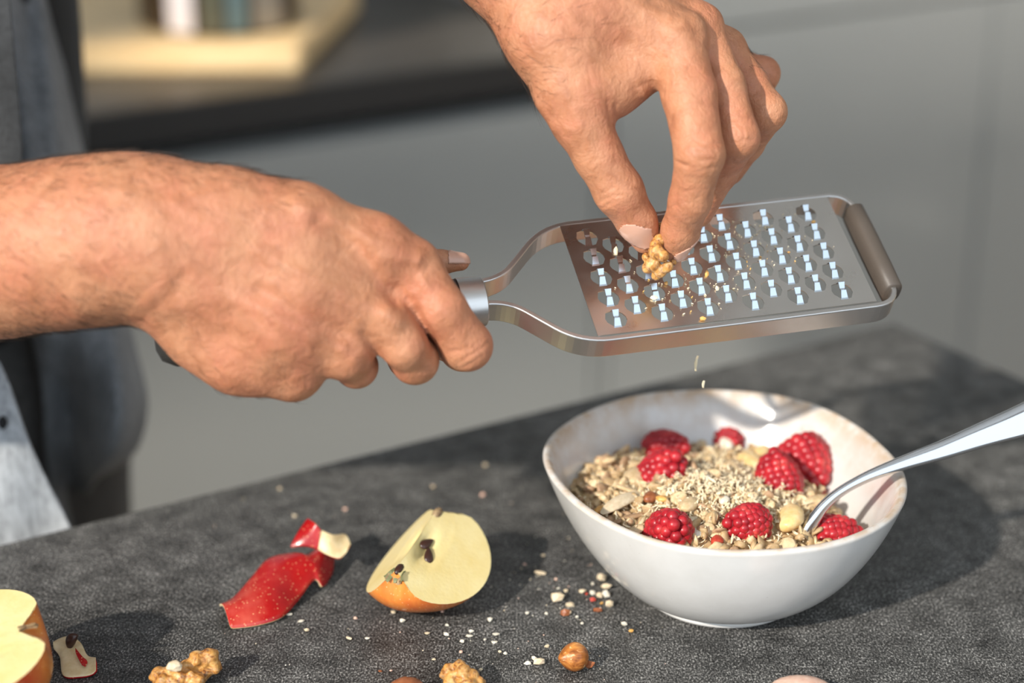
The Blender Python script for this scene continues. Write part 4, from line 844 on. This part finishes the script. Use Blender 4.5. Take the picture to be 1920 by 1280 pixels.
# hazelnut and the rest
v, f = I4; z_ = v[:, 2]; vv = v * np.array([.0066, .0066, .0064]); vv[:, 2] += .0016 * np.exp(-((1 - z_) / .12)) + 0; vv[:, :2] *= (1 - .10 * np.clip(z_, 0, 1))[:, None]; an = np.arctan2(v[:, 1], v[:, 0]); vv[:, :2] *= (1 + .018 * np.sin(an * 6) * np.sin((z_ + 1) * 1.5))[:, None]
hz = mesh('hazelnut', vv, f, M_HAZEL); hz.rotation_euler = (R(10), R(-82), R(15)); hz.location = on_z(1077, 1231, TZ + .0064); tag(hz, 'whole brown hazelnut in front of the bowl', 'hazelnut', 'hazelnuts')
v, f = I3; vv = v * np.array([.0085, .0075, .0060]); vv *= (1 + .03 * np.sin(v[:, [0]] * 9) * np.cos(v[:, [1]] * 7)); h2 = mesh('hazelnut', vv, f, M_NUTBROWN, loc=on_z(763, 1296, TZ + .0060)); tag(h2, 'dark brown nut cut off by the bottom edge of the photo', 'nut')
v, f = I3; vv = v * np.array([.0150, .012, .006]); pk2 = mesh('apple_slice', vv, f, M_PINK, loc=on_z(1503, 1300, TZ + .0058)); tag(pk2, 'pale rounded slice just showing at the bottom edge below the bowl', 'slice')
# crumbs on the worktop: (px, py, w px, h px, kind)
W_, Cr, Br, Rd, Or, Pk = 'white', 'cream', 'brown', 'red', 'orange', 'pink'
crumbs = [(1018, 1044, 8, 7, Cr), (1013, 1077, 24, 8, Cr), (1042, 1088, 6, 6, Pk), (1047, 1105, 8, 5, W_), (1061, 1110, 9, 10, Cr), (1044, 1126, 31, 23, Cr), (1069, 1137, 18, 12, Cr), (1058, 1154, 20, 17, Br), (1067, 1152, 12, 12, Cr), (1111, 1098, 9, 9, W_), (1128, 1088, 20, 20, Cr), (1136, 1105, 20, 15, Cr), (1137, 1119, 17, 15, W_), (1092, 1112, 16, 8, Cr), (1111, 1114, 12, 11, W_), (1124, 1120, 14, 14, Cr), (1111, 1127, 16, 9, Rd), (1128, 1133, 8, 6, Or), (1143, 1139, 15, 20, Cr), (1122, 1148, 19, 10, Br), (1100, 1116, 7, 9, Rd),
    (988, 1152, 8, 8, W_), (1024, 1152, 8, 7, W_), (1082, 1159, 8, 6, W_), (1091, 1170, 7, 6, W_), (919, 1166, 13, 12, W_), (883, 1186, 12, 8, W_), (880, 1195, 14, 7, W_), (930, 1192, 19, 7, W_), (909, 1201, 7, 6, W_), (927, 1206, 13, 6, W_), (866, 1205, 9, 8, W_), (865, 1225, 8, 7, Pk), (937, 1224, 9, 6, Cr), (948, 1228, 9, 8, W_), (1026, 1215, 10, 9, Cr), (1002, 1238, 14, 12, W_), (1005, 1243, 9, 5, Br), (1012, 1247, 22, 17, Cr), (990, 1246, 15, 10, W_), (901, 1259, 9, 8, Cr), (1171, 1174, 14, 10, W_), (1183, 1186, 10, 8, Or), (1104, 1254, 21, 22, Br),
    (737, 1150, 10, 9, Cr), (754, 1167, 12, 10, W_), (829, 1149, 7, 6, Pk), (838, 1174, 8, 6, W_), (801, 1190, 11, 6, Cr), (837, 1192, 11, 7, W_), (576, 1184, 12, 7, Cr), (565, 1167, 14, 6, W_), (654, 1199, 14, 6, Cr), (688, 1198, 11, 5, W_), (667, 1161, 8, 6, Pk), (813, 1238, 9, 5, Cr), (713, 1260, 10, 6, Br), (542, 1154, 13, 5, W_), (525, 918, 9, 7, Cr), (647, 958, 9, 7, Pk), (552, 970, 9, 6, Cr), (812, 916, 9, 8, Cr), (905, 930, 11, 8, Pk), (733, 1259, 8, 5, Pk), (984, 1060, 7, 6, Pk), (910, 875, 9, 8, Cr)]
CM_ = {W_: M_WHITE, Cr: M_CREAM, Br: M_NUTBROWN, Rd: M_REDBIT, Or: M_ORANGE, Pk: M_PINK}
cn_ = {W_: 'white', Cr: 'cream', Br: 'brown', Rd: 'dark red', Or: 'orange', Pk: 'pinkish'}
big_lab = {(1044, 1126): 'largest cream nut chip, triangular, left of the bowl foot', (1013, 1077): 'long cream nut sliver between apple wedge and bowl', (1058, 1154): 'dark brown-skinned nut piece beside the bowl, nearest the hazelnut', (1104, 1254): 'brown angular nut chip touching the hazelnut', (1012, 1247): 'cream nut chunk left of the hazelnut', (1171, 1174): 'white nut chip below the bowl foot', (1183, 1186): 'yellow nut crumb below the bowl foot', (1128, 1088): 'cream nut wedge touching the bowl side', (1111, 1127): 'red skin flake beside the bowl', (1143, 1139): 'tall cream nut chip beside the bowl foot', (1122, 1148): 'flat brown nut skin chip beside the bowl foot', (930, 1192): 'thin white nut splinter below the apple wedge', (1128, 1133): 'small orange crumb beside the bowl foot'}
crs = []
for i, (px, py, w_, h_, kd) in enumerate(crumbs):
    rs_ = np.random.RandomState(100 + i); p = on_z(px, py, TZ); s_ = dep(p) / FPX; sx = w_ * s_; sz = min(h_ * s_ * .9, sx * .9); sy = max(sx * .55, sz * .9)
    v, f = chunk(rs_, (sx, sy, sz), I1, .30); v[:, 2] -= v[:, 2].min()
    o = mesh('nut_crumb', v @ np.array(Matrix.Rotation(rs_.uniform(-.35, .35), 3, 'Z')).T, f, CM_[kd], None, False, loc=(p.x, p.y, TZ + .0001))
    crs.append((o, px, py, w_, kd))
def region(px, py): return 'beside the bowl foot' if px > 1030 and py < 1165 else 'between the hazelnut and the apple wedge' if px > 850 and py > 1140 else 'behind the apple wedge' if py < 980 else 'between the apple wedge and the bowl' if px > 950 else 'below the red peel' if px < 700 else 'in front of the apple wedge'
sets = {}
for o, px, py, w_, kd in crs:
    if (px, py) in big_lab: tag(o, big_lab[(px, py)], 'nut crumb', 'nut crumbs on the worktop')
    else: sets.setdefault((('tiny ' if w_ < 10 else '') + cn_[kd], region(px, py)), []).append((px, o))
ordn = ['first', 'second', 'third', 'fourth', 'fifth', 'sixth', 'seventh', 'eighth', 'ninth']
for (a_, b_), l_ in sets.items():
    l_.sort(key=lambda t: t[0])
    for k, (px, o) in enumerate(l_): tag(o, f'{a_} nut crumb {b_}' if len(l_) == 1 else f'{ordn[k]} {a_} nut crumb from the left {b_}', 'nut crumb', 'nut crumbs on the worktop')
B = Bag(); rs = np.random.RandomState(21)
for i in range(150):
    px, py = (rs.normal(980, 150), rs.normal(1130, 70)) if i < 90 else (rs.uniform(380, 1250), rs.uniform(900, 1275)); px = float(px); py = float(py)
    if not (0 < py - 880 and py < 1280) or (660 < px < 915 and 930 < py < 1150) or (400 < px < 640 and 1000 < py < 1180) or px > 1120 + max(0, (py - 1130) * 3) : continue
    p = on_z(px, py, TZ); s_ = rs.uniform(.0004, .0010); v, f = chunk(rs, (s_, s_ * .8, s_ * .7), I1, .25); v[:, 2] -= v[:, 2].min(); B.add(v + np.array([p.x, p.y, TZ + .0001]), f, int(rs.choice([0, 0, 1, 2])))
tag(B.build('fine_crumbs', [M_WHITE, M_CREAM, M_PINK]), 'fine pale nut dust sprinkled over the dark worktop', 'crumbs', kind='stuff')
# crumbs lying on the grater plate and shavings falling
def plate_pt(px, py, up=.0006):
    d0 = C(px, py, 1.0); nn = gn; o_ = gc + gn * up; t = (o_ @ nn) / (d0 @ nn); return d0 * t
for i, (px, py, w_, h_, mt, lb) in enumerate([(1318, 597, 12, 8, M_ORANGE, 'amber walnut crumb on the near rim of the grater plate'), (1155, 470, 7, 18, M_SHAVE, 'cream walnut sliver between the first teeth of the grater'), (1525, 416, 9, 8, M_ORANGE, 'orange walnut crumb near the far end of the grater'), (1249, 531, 7, 7, M_ORANGE, 'orange crumb below the pinched walnut'), (1226, 558, 14, 8, M_SHAVE, 'cream crumb near the walnut on the grater plate'), (1345, 540, 8, 10, M_CREAM, 'cream crumb in the middle of the grater'), (1325, 513, 8, 12, M_ORANGE, 'amber crumb right of the fingertip')]):
    rs_ = np.random.RandomState(i); v, f = chunk(rs_, (w_ / 4100, h_ / 4100, .0012), I2, .2); o = mesh('walnut_crumb', (v + plate_pt(px, py, .0010)) @ CMn[:3, :3].T + CMn[:3, 3], f, mt, None, False); tag(o, lb, 'walnut crumb', 'crumbs on the grater')
B = Bag(); rs = np.random.RandomState(33); hol = [Gc(x, y, 0) for x, y in holes]
n_ = 0
while n_ < 170:
    px, py = (rs.normal(1400, 60), rs.normal(455, 35)) if rs.rand() < .6 else (rs.normal(1290, 60), rs.normal(530, 30))
    p = plate_pt(float(px), float(py), .0005); q_ = p - gc; u_, w_ = q_ @ gl, q_ @ gt
    if abs(u_) > PL - .004 or abs(w_) > PW - .004 or min(math.hypot(u_ - x, w_ - y) for x, y in holes) < .0047: continue
    s_ = rs.uniform(.0003, .0011); v, f = chunk(rs, (s_ * 1.5, s_ * .8, s_ * .5), I1, .25); B.add((v @ rotm(rs).T + p) @ CMn[:3, :3].T + CMn[:3, 3], f, int(rs.choice([0, 1, 2], p=[.5, .35, .15]))); n_ += 1
tag(B.build('grated_dust', [M_SHAVE, M_CREAM, M_ORANGE]), 'grated walnut dust clinging to the middle of the grater plate', 'crumbs', kind='stuff')
for px, py, w_, h_, lb in ((1305, 681, 7, 30, 'longer pale walnut shaving falling from the grater'), (1319, 720, 6, 14, 'short pale walnut shaving falling just above the bowl rim')):
    v, f = strip(np.random.RandomState(px), h_ / 4050, w_ / 4050, .8); M_ = np.array(Matrix.Rotation(R(78), 3, 'Z')); M2 = np.array(Matrix.Rotation(R(40), 3, 'Y')); o = mesh('walnut_shaving', (v @ M_.T @ M2.T + C(px, py, .85)) @ CMn[:3, :3].T + CMn[:3, 3], f, M_SHAVE, None, False); tag(o, lb, 'shaving', 'falling shavings')
